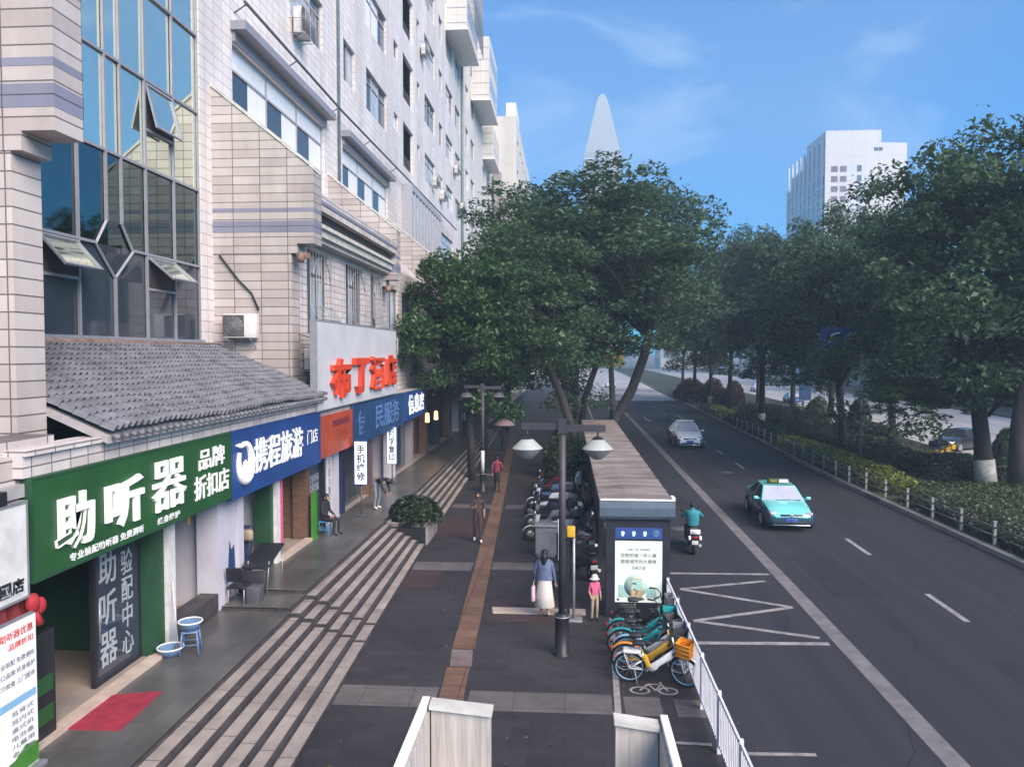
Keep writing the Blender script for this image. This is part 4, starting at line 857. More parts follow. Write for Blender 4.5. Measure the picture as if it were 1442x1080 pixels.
b = MB(); b.ell((-7.3, 9.95, 2.98), (.09, .11, .14)); b.ell((-7.3, 10.1, 2.9), (.07, .1, .12)); b.tube([(-7.3, 10.0, 2.86), (-7.28, 10.05, 2.66)], [.03, .07], 6); b.build('bow', 'red', t)
def lantern(loc, label):
    t = thing('red_lantern', label, 'lantern', loc, 0, 'red lanterns hanging in the shop doorways')
    b = MB(); b.lathe([(.05, .2), (.14, .16), (.2, 0), (.14, -.16), (.05, -.2)], (0, 0, 0), 14); b.build('body', 'red', t, local=True)
    b = MB(); b.cyl((0, 0, .2), (0, 0, .75), .01, 5); b.lathe([(.06, .2), (.06, .25)], n=10); b.lathe([(.05, -.2), (.03, -.42)], n=8); b.build('tassel', 'yellow', t, local=True); return t
lantern((-8.0, 15.7, 3.2), 'red lantern hanging in the doorway under the right end of the green sign')
lantern((-8.1, 9.2, 3.3), 'red lantern at the left edge behind the red bunting') if False else None
def stool(loc, m, label, rz=0):
    t = thing('plastic_stool', label, 'stool', loc, rz)
    b = MB(); b.rbox((0, 0, .43), (.3, .3, .035), .015); b.build('seat', m, t, local=True)
    for sx in (-1, 1):
        for sy in (-1, 1):
            b = MB(); b.tube([(sx * .13, sy * .13, .42), (sx * .17, sy * .17, 0)], .018, 6); b.build('leg', m, t, local=True)
    b = MB(); b.tube([(.15, .15, .2), (-.15, .15, .2), (-.15, -.15, .2), (.15, -.15, .2), (.15, .15, .2)], .012, 5); b.build('stretcher', m, t, local=True); return t
stool((-7.34, 22.85, z2), 'stool_blue', 'blue plastic stool under the seated person on the landing')
stool((-7.1, 13.95, z1), 'basin_blue', 'grey blue plastic stool carrying a white basin outside the shop pillar', .3)
def basin(loc, m, r, label):
    t = thing('plastic_basin', label, 'basin', loc)
    b = MB(); b.lathe([(0, .01), (r * .7, .01), (r, .16), (r + .02, .165), (r + .02, .15), (r * .72, 0), (0, 0)], n=20); b.build('bowl', m, t, local=True)
    b = MB(); b.torus((0, 0, .165), r + .015, .014, 'z', 20, 6); b.build('rim', 'white', t, local=True)
basin((-7.1, 13.95, z1 + .45), 'basin_blue', .2, 'white rimmed basin on top of the grey blue stool'); basin((-7.42, 13.8, z1), 'basin_blue', .22, 'dark blue basin standing on the landing at the pillar foot')
t = thing('broom', 'broom leaning on the white shop pillar', 'broom', (-7.45, 14.2, z1))
b = MB(); b.cyl((-7.4, 14.05, z1 + .1), (-7.6, 14.25, 2.0), .013, 6); b.build('handle', 'offwhite', t)
b = MB(); b.rbox((-7.39, 14.03, z1 + .08), (.1, .3, .16), .03, taper=.5); b.build('head', 'grey_dark', t)
# black folding tables and stools stacked at the pillar
t = thing('folding_table', 'black folding table with one leaf dropped and thin steel legs', 'table', (-7.2, 17.4, z1))
b = MB(); rot = Matrix.Rotation(R(16), 3, 'X'); b.rbox((-7.2, 17.75, z2 + .72), (.62, 1.15, .05), .012, 2, rot); b.build('tabletop', 'black', t)
b = MB(); b.rbox((-7.2, 17.1, z1 + .42), (.6, .06, .5), .012, 2, Matrix.Rotation(R(-20), 3, 'X')); b.build('dropped_leaf', 'black', t)
for (xx, yy) in ((-7.45, 17.3), (-6.95, 17.3), (-7.45, 18.2), (-6.95, 18.2)):
    b = MB(); b.cyl((xx, yy, z2 - .05), (xx + .04, yy + .06, z2 + .7), .014, 6); b.build('leg', 'steel', t)
t = thing('black_chair', 'black chair with steel legs pushed against the folding table', 'chair', (-7.35, 16.75, z1))
b = MB(); b.rbox((-7.35, 16.72, z1 + .45), (.42, .42, .06), .02); b.build('seat', 'black', t)
b = MB(); b.rbox((-7.35, 16.5, z1 + .75), (.4, .05, .34), .02, 2, Matrix.Rotation(R(10), 3, 'X')); b.build('backrest', 'black', t)
for (xx, yy) in ((-7.53, 16.54), (-7.17, 16.54), (-7.53, 16.9), (-7.17, 16.9)):
    b = MB(); b.cyl((xx, yy, z1), (xx, yy, z1 + .44), .014, 6); b.build('leg', 'steel', t)
b = MB(); b.rbox((-7.02, 16.78, z1 + .22), (.3, .34, .44), .03); b.build('sack', 'grey_dark', loc=(-7.02, 16.78, z1)); tag(bpy.data.objects['sack'], 'dark grey sack on the landing in front of the folding table', 'sack')
t = thing('padded_armchair', 'navy armchair tilted against the pale shop wall with beige cushion', 'chair', (-8.2, 18.6, z2))
b = MB(); b.rbox((-8.2, 18.7, z2 + .25), (.55, .6, .4), .06, taper=.85); b.build('seat', 'navy', t)
b = MB(); b.rbox((-8.3, 19.0, z2 + .75), (.6, .16, .8), .06, 2, Matrix.Rotation(R(-14), 3, 'X')); b.build('backrest', 'navy', t)
b = MB(); b.rbox((-8.05, 18.8, z2 + .95), (.32, .2, .3), .08); b.build('cushion', 'leather', t)
t = thing('door_panel', 'bright green upright panel standing at the brown doorway', 'panel', (-7.5, 22.4, z2))
b = MB(); b.box(-7.56, -7.5, 22.25, 22.7, z2, 2.25); b.box(-7.6, -7.46, 22.3, 22.65, z2, z2 + .05); b.build('panel', 'lime', t)
b = MB(); b.box(-7.498, -7.47, 22.6, 22.7, z2 + .05, 2.3); b.build('edge_strip', 'sign_green', t)
t = thing('window_poster', 'navy poster with pale print on the shop window beside the seated person', 'poster', (-7.8, 23.3, 1.9))
b = MB(); b.box(-7.83, -7.80, 22.7, 23.8, 1.9, 3.1); b.build('sheet', 'navy', t)
b = MB(); text_mb(b, '营业时间\n欢迎光临', (-7.797, 23.25, 2.4), .9, .55, FACE_X, .0, .004); b.build('print', 'letter_grey', t)
t = thing('pillar_poster', 'pale blue poster fixed between two bluish pillars', 'poster', (-7.68, 17.0, 1.2))
b = MB(); b.box(-7.695, -7.675, 16.82, 17.28, 1.25, 2.95); b.build('sheet', 'int_pale', t)
b = MB(); b.add([(-7.672, 16.84, 1.3), (-7.672, 17.26, 1.3), (-7.672, 17.2, 2.0), (-7.672, 17.05, 1.9), (-7.672, 16.95, 2.15)], [(0, 1, 2, 3, 4)], False); b.build('print', 'sign_blue2', t)
t = thing('door_couplets', 'white strip with vertical lettering on the pale shop pillar', 'poster', (-7.66, 24.4, 1.2))
b = MB(); b.box(-7.678, -7.665, 24.2, 24.6, 1.1, 3.1); b.build('sheet', 'offwhite', t)
b = MB(); text_mb(b, '生\n意\n兴\n隆\n万\n事', (-7.662, 24.4, 2.1), .26, 1.8, FACE_X, .0, .004); b.build('print', 'grey_dark', t)
for k, (yy, zz) in enumerate(((41.2, 3.0), (44.0, 2.9))):
    t = thing('wall_lamp', ['warm lit lamp under the end of the last blue sign', 'fainter warm lamp deeper along the shop row'][k], 'lamp', (-7.6, yy, zz))
    b = MB(); b.lathe([(.02, .5), (.1, .45), (.12, 0), (.02, -.03)], (-7.5, yy, zz - .3), 10); b.build('glass', 'warm_lamp', t)
    b = MB(); b.tube([(-7.7, yy, zz + .3), (-7.5, yy, zz + .34), (-7.5, yy, zz + .2)], .015, 5); b.build('arm', 'black', t)

# ------------------------------------------------------------------ bridge stair landing that carries the viewpoint
t = thing('footbridge_stair', 'grey footbridge stair landing with streaked parapets and white rails', 'footbridge stair', (-.3, 8, 0))
b = MB(); b.box(-2.0, 1.5, 3.0, 9.3, .95, 1.1); b.box(-1.9, 1.4, 3.2, 9.2, 0, .948); b.build('landing_slab', 'concrete', t)
b = MB()
for k in range(6): b.box(-.88, .52, 9.3 + .3 * k, 9.6 + .3 * k, 0, .92 - .17 * k)
b.build('stair_flight', 'concrete', t)
for (xa, xb, y0, yb, zt) in ((-1.66, -.92, 9.3, 9.42, 2.0), (.62, 1.13, 9.3, 9.42, 1.88)):
    b = MB(); b.add([(xa, y0, 0), (xb, y0, 0), (xb, yb, 0), (xa, yb, 0), (xa, y0, zt), (xb, y0, zt - .07), (xb, yb, zt - .07), (xa, yb, zt)], [(0, 1, 5, 4), (1, 2, 6, 5), (2, 3, 7, 6), (3, 0, 4, 7), (4, 5, 6, 7)], False); o = b.build('parapet', 'streak', t)
    b = MB(); b.add([(xa - .02, y0 - .05, zt + .004), (xb + .02, y0 - .05, zt - .066), (xb + .02, yb + .06, zt - .066), (xa - .02, yb + .06, zt + .004), (xa - .02, y0 - .05, zt + .06), (xb + .02, y0 - .05, zt - .01), (xb + .02, yb + .06, zt - .01), (xa - .02, yb + .06, zt + .06)], [(4, 5, 6, 7), (0, 1, 5, 4), (1, 2, 6, 5), (2, 3, 7, 6), (3, 0, 4, 7)], False); b.build('coping', 'coping', o)
for (xa, xb, zt) in ((-1.83, -1.68, 2.06), (1.15, 1.30, 1.92)):
    b = MB(); b.box(xa, xb, 3.0, 9.48, 1.1, zt - .1); o = b.build('side_parapet', 'streak', t)
    b = MB(); b.box(xa + .03, xb - .03, 3.0, 9.5, zt - .07, zt); b.build('white_rail', 'white', o)

# ------------------------------------------------------------------ street furniture
def lamp_post(loc, label, h=5.0, shade='shade', bowl='shade_low'):
    t = thing('street_lamp', label, 'street lamp', loc, 0, 'twin arm street lamps along the pavement')
    b = MB(); b.lathe([(.2, 0), (.2, .03), (.15, .06), (.15, .78), (.16, .8), (.16, .86), (.09, .9)], n=18); b.build('base', 'black', t, local=True)
    b = MB(); b.cyl((0, 0, .86), (0, 0, h), .078, 14); b.box(-.09, .09, -.09, .09, h - .28, h + .02); b.build('pole', 'pole', t, local=True)
    b = MB(); b.box(-.86, -.09, -.045, .045, h - .2, h - .06); b.box(.09, .9, -.045, .045, h - .24, h - .1)
    for sx in (-1, 1): b.cyl((sx * .74, 0, h - .22), (sx * .74, 0, h - .36), .02, 6)
    b.build('arm', 'pole', t, local=True)
    b = MB(); b.torus((0, 0, .83), .163, .012, 'z', 18, 6); b.build('band', 'steel', t, local=True)
    for sx in (-1, 1):
        c = (sx * .74, 0, h - .6)
        b = MB(); b.lathe([(.03, .24), (.10, .21), (.12, .20), (.31, .02), (.325, 0)], c, 20); o = b.build('lamp_shade', shade, t, local=True)
        b = MB(); b.lathe([(.30, -.005), (.27, -.05), (.12, -.2), (.08, -.22), (0, -.22)], c, 20); b.build('bowl', bowl, o, local=True)
        b = MB(); b.lathe([(.13, .205), (.1, .235), (.04, .26), (0, .26)], c, 14); b.build('cap', 'black', o, local=True)
    return t
l1 = lamp_post((-.07, 16.2, 0), 'nearest dark street lamp with two pale shades standing on the pavement')
l2 = lamp_post((-3.85, 35.4, 0), 'dark second street lamp farther along the pavement left of the red top pedestrian', 5.0, 'grey_dark', 'black')  # lamp shades coloured dark to carry the tree shade
b = MB(); b.cyl((0, 0, .9), (0, 0, 1.9), .082, 12); b.build('white_sleeve', 'offwhite', l2, local=True)

t = thing('bus_stop_sign', 'slim bus stop post with yellow head and white and teal plates behind the lamp', 'bus stop sign', (.1, 18.35, 0))
b = MB(); b.cyl((.2, 18.35, 0), (.2, 18.35, 2.0), .035, 8); b.rbox((.2, 18.4, .02), (.42, .5, .04), .01); b.build('post', 'steel', t)
b = MB(); b.box(.02, .11, 18.3, 18.4, 0.02, 1.98); b.build('blade', 'black', t)
b = MB(); b.rbox((.13, 18.35, 2.14), (.2, .16, .26), .02); b.build('head', 'yellow', t)
b = MB(); b.box(-.18, -.06, 18.7, 18.76, 1.35, 2.35); b.build('white_plate', 'white', t)
b = MB(); text_mb(b, '公\n交\n站', (-.12, 18.694, 1.85), .08, .8, FACE_Y, .01, .004); b.build('lettering', 'letter_black', t)
b = MB(); b.box(-.17, -.07, 18.71, 18.75, .05, 1.348); b.build('teal_plate', 'green_dark', t)

# bus shelter
t = thing('bus_shelter', 'long dark bus shelter with rust stained roof and grey blue end', 'bus shelter', (1.75, 18.7, 0))
b = MB(); ys = np.linspace(18.62, 41, 16)
x0, x1 = .84, 2.6
for a, c in zip(ys, ys[1:]):
    b.add([(x0, a + .02, 2.78), (x1, a + .02, 2.84), (x1, c - .02, 2.84), (x0, c - .02, 2.78), ((x0 + x1) / 2 - .2, a + .02, 2.86), ((x0 + x1) / 2 - .2, c - .02, 2.86)], [(0, 4, 5, 3), (4, 1, 2, 5)], False)
    b.box(x0, x1, c - .03, c + .03, 2.79, 2.875)
ro = b.build('roof', 'shelter_roof', t)
b = MB(); b.box(x0 + .02, x1 - .02, 18.66, 41, 2.55, 2.775); b.build('roof_edge', 'shelter_blue', t)
b = MB(); prof = [(18.56, 2.86), (18.50, 2.82), (18.47, 2.70), (18.47, 2.50), (18.52, 2.42), (18.66, 2.40), (18.66, 2.86)]
b.prism(prof, 'x', x0 - .02, x1 + .02); b.build('end_fascia', 'shelter_blue', t)
b = MB(); b.box(2.56, 2.64, 18.62, 18.95, 2.87, 2.93); b.box(x0, x1 + .02, 18.53, 18.6, 2.865, 2.9)
b.build('roof_bracket', 'white', t)
lb = MB(); lb.box(.98, 2.52, 18.6, 18.86, .02, 2.395); lb.build('light_box_frame', 'shelter_dark', t)
b = MB(); b.box(1.2, 2.33, 18.592, 18.6, .38, 1.88); po = b.build('poster', 'poster', t)
b = MB(); b.box(1.2, 2.33, 18.59, 18.6, 1.93, 2.2); ho = b.build('header', 'poster_blue', t)
b = MB()
for k in range(3): c = 1.38 + k * .265; b.lathe([(0, -.004), (.045, -.004), (.045, .002)], (c, 18.588, 2.07), 12, 'y'); b.box(c - .03, c + .03, 18.583, 18.588, 2.0, 2.05)
b.build('icons', 'lit_icon', ho)
b = MB()
for k in range(4): b.torus((2.18, 18.587, 2.07), .015 + .02 * k if k else .01, .004, 'y', 12, 4)
b.build('ring_icon', 'ltblue', ho)
b = MB(); text_mb(b, '百姓的每一件小事', (1.765, 18.588, 1.53), .86, .10, FACE_Y, .006, .004); text_mb(b, '都是城市的大事情', (1.765, 18.588, 1.38), .86, .10, FACE_Y, .006, .004); text_mb(b, '文明之家', (1.765, 18.588, 1.22), .34, .085, FACE_Y, .0, .004); text_mb(b, '公益广告 文明城市', (1.765, 18.588, 1.67), .56, .045, FACE_Y, .0, .004); b.build('lettering', 'letter_dark', po)
b = MB(); b.lathe([(0, -.004), (.28, -.004), (.28, 0)], (1.7, 18.59, .78), 20, 'y'); b.box(1.28, 1.6, 18.587, 18.59, .5, .8); b.box(1.95, 2.2, 18.587, 18.59, .5, .75); b.build('green_print', 'poster_green', po)
b = MB(); b.box(1.58, 1.86, 18.580, 18.585, .46, .98); b.build('door_print', 'poster_tan', po)
b = MB(); b.box(1.6, 1.84, 18.576, 18.58, .5, .94); b.build('door_light_print', 'poster_green', po)
b = MB(); b.box(1.6, 1.84, 18.573, 18.576, .5, .7); b.build('door_base_print', 'poster_tan', po)
b = MB(); b.tube([(1.62, 18.57, .84), (1.68, 18.57, .86), (1.71, 18.57, .83)], .012, 4); b.tube([(1.65, 18.57, .72), (1.74, 18.57, .66), (1.70, 18.57, .58)], .01, 4); b.box(1.25, 1.3, 18.586, 18.589, .42, .47); b.build('dark_print', 'letter_black', po)
for yy in (23.2, 27.6, 32, 36.4, 40.8):
    b = MB(); b.box(1.0, 1.12, yy - .06, yy + .06, 0, 2.56); b.build('post', 'shelter_dark', t)
for (a, c) in ((23.4, 27.4), (27.8, 31.8), (32.2, 36.2)):
    b = MB(); b.box(1.02, 1.1, a, c, .5, 2.2); b.build('back_panel', 'shelter_dark', t)
    b = MB(); b.box(1.35, 1.7, a + .4, c - .4, .42, .47); b.box(1.5, 1.56, a + .6, a + .68, 0, .42); b.box(1.5, 1.56, c - .68, c - .6, 0, .42); b.build('bench', 'steel', t)
# white kerbside fence
t = thing('kerb_fence', 'white steel bar fence along the kerb beside the parked bicycles', 'fence', (2.48, 15, 0))
FXX = 2.46
for yy in np.arange(9.2, 18.6, 1.55):
    b = MB(); b.box(FXX - .03, FXX + .03, yy - .03, yy + .03, 0, 1.02); b.build('post', 'fence_white', t)
b = MB(); b.box(FXX - .018, FXX + .018, 8.6, 18.5, .92, .97); b.box(FXX - .018, FXX + .018, 8.6, 18.5, .14, .18); b.build('rail', 'fence_white', t)
b = MB()
for yy in np.arange(8.7, 18.5, .118): b.box(FXX - .012, FXX + .012, yy - .018, yy + .018, .181, .919)
b.build('bars', 'fence_white', t)
# low fence along the median
t = thing('median_fence', 'low dark two rail fence with pale posts along the planted median', 'fence', (14, 30, 0))
pm = None; ra = MB(); yy = 14.0; prev = None
while yy < 135:
    x = lerp_poly(KR, yy) + .38
    if pm is None:
        b = MB(); b.box(-.045, .045, -.04, .04, 0, .78); b.box(-.055, .055, -.05, .05, .78, .81); pm = b.build('post', 'post_grey', t, local=True); o = pm
    else: o = pm.copy(); COL.objects.link(o)
    o.location = (x - 14, yy - 30, 0)
    if prev:
        for zz in (.3, .6): ra.tube([(prev[0], prev[1], zz), (x, yy, zz)], .03, 5)
    prev = (x, yy); yy += 2.1 if yy < 70 else 3.0
ra.build('rail', 'grey_dark', t)
# planter and utility cabinet
t = thing('stone_planter', 'stone trough planter at the end of the steps', 'planter', (-5.3, 26.3, 0))
b = MB(); b.box(-6.0, -4.62, 25.25, 25.35, 0, .74); b.box(-6.0, -4.62, 27.2, 27.3, 0, .74); b.box(-6.0, -5.9, 25.35, 27.2, 0, .738); b.box(-4.72, -4.62, 25.35, 27.2, 0, .738); b.build('trough', 'planter', t)
b = MB(); b.box(-5.95, -5.1, 25.235, 25.25, .02, .72); b.build('brown_face', 'planter_brown', t)
b = MB(); b.box(-5.9, -4.72, 25.35, 27.2, .1, .68); b.build('earth', 'soil', t)
t = thing('utility_cabinet', 'grey metal utility cabinet standing beside the parked scooters', 'cabinet', (-.62, 24.2, 0))
b = MB(); b.rbox((-.62, 24.2, .5), (.66, .42, .9), .02); b.build('body', 'grey_mid', t)
b = MB(); b.rbox((-.62, 24.2, .985), (.74, .5, .07), .015); b.build('lid', 'steel', t)
b = MB(); b.box(-.92, -.32, 23.978, 23.986, .12, .84); b.build('door', 'grey_mid', t); b = MB(); b.box(-.9, -.34, 24.03, 24.4, 0, .05); b.build('plinth', 'concrete', t)

# overhead and roadside signs
t = thing('overhead_sign', 'yellow overhead road sign on a post far along the left trees', 'road sign', (3.0, 96, 0))
b = MB(); b.cyl((3.0, 96, 0), (3.0, 96, 7.2), .12, 8); b.cyl((3.0, 96, 6.8), (7.6, 96, 6.8), .07, 6); b.build('post', 'steel', t)
b = MB(); b.box(4.3, 7.2, 95.8, 95.88, 4.9, 7.1); b.build('panel', 'yellow', t)
b = MB(); b.box(5.0, 6.5, 95.78, 95.8, 5.2, 5.5); b.torus((5.75, 95.78, 6.0), .7, .12, 'y', 16, 4); b.build('marking', 'black', t)
t = thing('direction_sign', 'blue direction sign with white marks half hidden in the median trees', 'road sign', (17.0, 45.6, 0))
b = MB(); b.cyl((17.0, 45.6, 0), (17.0, 45.6, 7.9), .09, 8); b.cyl((17.0, 45.6, 7.5), (14.4, 45.6, 7.5), .05, 6); b.build('post', 'steel', t)
b = MB(); b.box(14.6, 17.2, 45.45, 45.5, 6.8, 7.9); b.build('panel', 'sign_blue', t)
b = MB(); text_mb(b, '北路', (16.5, 45.445, 7.4), .85, .4, FACE_Y, .0, .006); b.tube([(15.1, 45.44, 7.0), (15.25, 45.44, 7.5), (15.7, 45.44, 7.6)], .05, 5); b.build('marking', 'letter_white', t)
t = thing('street_banner', 'tall blue banner panel on a post by the far carriageway', 'banner', (26.5, 88, 0))
b = MB(); b.cyl((26.5, 88, 0), (26.5, 88, 6.0), .1, 8); b.build('post', 'steel', t)
b = MB(); b.box(26.0, 27.3, 87.85, 87.95, 1.2, 5.2); b.build('panel', 'sign_blue2', t)
# ------------------------------------------------------------------ cars (front towards -y, origin on the road under the middle)
def loft(mb, secs, smooth=True, cap=True):
    n = len(secs[0]); vs = [p for s_ in secs for p in s_]
    fs = [(i * n + k, i * n + k + 1, (i + 1) * n + k + 1, (i + 1) * n + k) for i in range(len(secs) - 1) for k in range(n - 1)]
    if cap: fs += [tuple(range(n))[::-1], tuple((len(secs) - 1) * n + k for k in range(n))]
    return mb.add(vs, fs, smooth)
def sedan(label, loc, rz, paint, side, taxi=False, front='windscreen', group=None, detail=True):
    t = thing('taxi' if taxi else 'car', label, 'taxi' if taxi else 'car', loc, rz, group)
    S = [(-2.28, .62, .30, .54, .02), (-2.24, .76, .22, .63, .03), (-2.1, .84, .19, .72, .04), (-1.7, .88, .18, .82, .05), (-1.3, .895, .18, .88, .05), (-.95, .90, .18, .94, .03), (-.2, .905, .18, .955, .01), (.6, .905, .18, .965, .01), (1.3, .895, .18, .985, .01), (1.7, .88, .19, 1.0, .03), (2.05, .84, .22, .98, .03), (2.22, .77, .28, .93, .02), (2.28, .66, .36, .82, .02)]
    b = MB(); secs = []
    for (y, w_, zb, zt, cr) in S:
        h = zt - zb
        half = [(w_ * .86, zb), (w_ * .97, zb + h * .2), (w_, zb + h * .45), (w_ * .99, zb + h * .66), (w_ * .95, zb + h * .88), (w_ * .87, zt), (w_ * .5, zt + cr * .75), (0, zt + cr)]
        secs.append([(-a, y, z) for a, z in half] + [(a, y, z) for a, z in half[-2::-1]])
    loft(b, secs)
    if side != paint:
        for k in range(len(S) - 1):                                        # lower doors and wings darker, side shade put into the colour
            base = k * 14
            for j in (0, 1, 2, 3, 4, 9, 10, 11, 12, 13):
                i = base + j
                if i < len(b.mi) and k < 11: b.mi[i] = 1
    if taxi: b.mi[-2] = 1
    b.build('body', [paint, side], t, local=True)
    c = MB()                                                               # cabin: base loop to roof loop
    base = [(-.80, -1.0, .93), (.80, -1.0, .93), (.80, 1.62, .985), (-.80, 1.62, .985)]
    roof = [(-.60, -.28, 1.40), (.60, -.28, 1.40), (.60, .72, 1.42), (-.60, .72, 1.42)]
    c.add(base + roof, [(0, 1, 5, 4), (1, 2, 6, 5), (2, 3, 7, 6), (3, 0, 4, 7)], False)
    vs = []; G = 6
    for i in range(G + 1):
        for j in range(G + 1):
            u, v = i / G, j / G; x = -.60 + 1.2 * u; y = -.28 + 1.0 * v
            vs.append((x, y, 1.40 + .02 * v + .045 * math.sin(math.pi * u) ** .6 * (.35 + .65 * math.sin(math.pi * (.15 + .7 * v)))  if 0 < i < G else 1.40 + .02 * v))
    c.add(vs, [(i * (G + 1) + j, (i + 1) * (G + 1) + j, (i + 1) * (G + 1) + j + 1, i * (G + 1) + j + 1) for i in range(G) for j in range(G)], True)
    c.build('cabin', paint, t, local=True)
    def pane(P, m, name, k=.08, off=.006):
        P = [Vector(p) for p in P]; cen = sum(P, Vector()) / 4; nrm = (P[1] - P[0]).cross(P[3] - P[0]).normalized()
        if nrm.dot(cen - Vector((0, .3, .9))) < 0: nrm = -nrm
        q = [p + (cen - p) * k + nrm * off for p in P]; m_ = MB(); m_.quad(*q); return m_.build(name, m, t, local=True)
    pane([base[0], base[1], roof[1], roof[0]], front, 'windscreen', .07); pane([base[2], base[3], roof[3], roof[2]], 'carglass', 'rear_window', .1)
    for s_ in (-1, 1):
        B0, B1 = Vector((s_ * .80, -1.0, .93)), Vector((s_ * .80, 1.62, .985)); T0, T1 = Vector((s_ * .60, -.28, 1.40)), Vector((s_ * .60, .72, 1.42))
        pane([B0.lerp(B1, .10), B0.lerp(B1, .50), T0.lerp(T1, .40), T0.lerp(T1, .02)], 'carglass', 'side_window', .07); pane([B0.lerp(B1, .52), B0.lerp(B1, .90), T0.lerp(T1, .97), T0.lerp(T1, .46)], 'carglass', 'side_window', .07)
        for wy in (-1.40, 1.34):
            a = MB(); a.lathe([(0, .0), (.375, 0), (.375, -.02)], (s_ * .903, wy, .335), 20, 'x'); a.build('wheel_arch', 'black', t, local=True)
            w_ = MB(); w_.lathe([(.20, -.1), (.30, -.1), (.325, -.06), (.325, .06), (.30, .1), (.20, .1)], (s_ * .83, wy, .32), 22, 'x'); wo = w_.build('wheel', 'rubber', t, local=True)
            r_ = MB(); r_.lathe([(0, 0), (.2, 0), (.215, .01)], (s_ * .932, wy, .32), 18, 'x')
            for k in range(5): an = 2 * math.pi * k / 5; r_.cyl((s_ * .94, wy, .32), (s_ * .938, wy + .19 * math.cos(an), .32 + .19 * math.sin(an)), .022, 5)
            r_.build('rim', 'steel', wo, local=True)
        d_ = MB()
        for yy in (-.72, .22, 1.02): d_.box(s_ * .88, s_ * .909, yy - .006, yy + .006, .40, .80)
        d_.build('door_seam', 'black', t, local=True)
        m_ = MB(); m_.rbox((s_ * .98, -.78, 1.0), (.18, .1, .12), .03); m_.cyl((s_ * .82, -.76, .96), (s_ * .95, -.78, .98), .02, 5); m_.build('mirror', paint, t, local=True)
        h_ = MB(); h_.rbox((s_ * .60, -2.13, .665), (.36, .16, .12), .035, 2, Matrix.Rotation(-s_ * R(20), 3, 'Z') @ Matrix.Rotation(R(12), 3, 'X')); h_.build('headlight', 'lamp', t, local=True)
        h_ = MB(); h_.rbox((s_ * .62, -2.205, .40), (.22, .06, .09), .02, 2, Matrix.Rotation(-s_ * R(16), 3, 'Z')); h_.build('fog_light', 'black', t, local=True)
        h_ = MB(); h_.rbox((s_ * .62, 2.17, .84), (.30, .12, .13), .03, 2, Matrix.Rotation(s_ * R(18), 3, 'Z')); h_.build('tail_light', 'tail', t, local=True)
        d_ = MB()
        for yy in (-.08, .82): d_.box(s_ * .885 - .01, s_ * .885 + .022, yy, yy + .16, .80, .83)
        d_.build('door_handle', 'chrome', t, local=True)
    g = MB(); g.rbox((0, -2.235, .585), (.82, .06, .14), .025); g.rbox((0, -2.262, .33), (1.1, .06, .12), .02); g.build('grille', 'black', t, local=True)
    g = MB(); g.rbox((0, -2.27, .585), (.74, .02, .02), .006); g.rbox((0, -2.285, .265), (1.3, .04, .03), .01); g.ell((0, -2.27, .6), (.06, .015, .06)); g.build('chrome_trim', 'chrome', t, local=True)
    g = MB(); g.rbox((0, -2.292, .45), (.44, .015, .14), .005); g.build('number_plate', 'plate', t, local=True)
    g = MB(); g.cyl((-.3, -1.06, .95), (.25, -1.0, .985), .01, 4); g.cyl((.2, -1.06, .95), (.65, -.98, .975), .01, 4); g.build('wiper', 'black', t, local=True)
    if taxi:
        g = MB(); g.rbox((0, -.05, 1.55), (.82, .22, .17), .03, 2, taper=.92); o = g.build('roof_sign', 'sign_green', t, local=True)
        g = MB(); g.box(.03, .37, -.168, -.155, 1.49, 1.61); g.build('sign_face', 'lit_white', o, local=True)
        g = MB(); text_mb(g, 'TAXI', (-.2, -.166, 1.55), .26, .09, FACE_Y, .01, .01); g.build('lettering', 'yellow', o, local=True)
        g = MB(); g.tube([(.45, .7, 1.44), (.47, .9, 1.75)], .012, 4); g.build('aerial', 'black', t, local=True)
        g = MB(); g.box(.66, .67, -.2, .1, 1.02, 1.12); g.build('hire_light', 'red', t, local=True) if False else None
    return t
sedan('turquoise taxi with green roof sign driving towards the camera in the middle lane', (8.35, 30.9, -.15), R(-2), 'taxi', 'taxi_shade', True)
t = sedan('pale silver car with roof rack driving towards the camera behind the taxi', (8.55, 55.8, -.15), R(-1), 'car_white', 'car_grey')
b = MB()
for s_ in (-1, 1): b.cyl((s_ * .52, -.25, 1.5), (s_ * .52, .7, 1.52), .02, 6)
b.rbox((0, .1, 1.53), (1.1, .24, .08), .03); b.build('roof_rack', 'white', t, local=True); t.scale = (1.12, 1.12, 1.14)
sedan('blue car with pale windscreen on the far carriageway beside the blue banner', (29.7, 103, -.15), R(-3), 'car_blue', 'car_blue')
sedan('black car on the far carriageway behind the dark clipped hedge', (26.9, 54.5, -.15), R(-58), 'car_black', 'car_black', front='carglass')
sedan('small white car far down the near road', (8.6, 150, -.15), R(-1), 'car_white', 'car_white')
sedan('white car far down the far carriageway', (33.0, 135, -.15), R(-3), 'car_white', 'car_white')
sedan('dark grey car on the far carriageway at the right edge', (31.5, 50, -.15), R(-6), 'car_grey', 'car_grey')

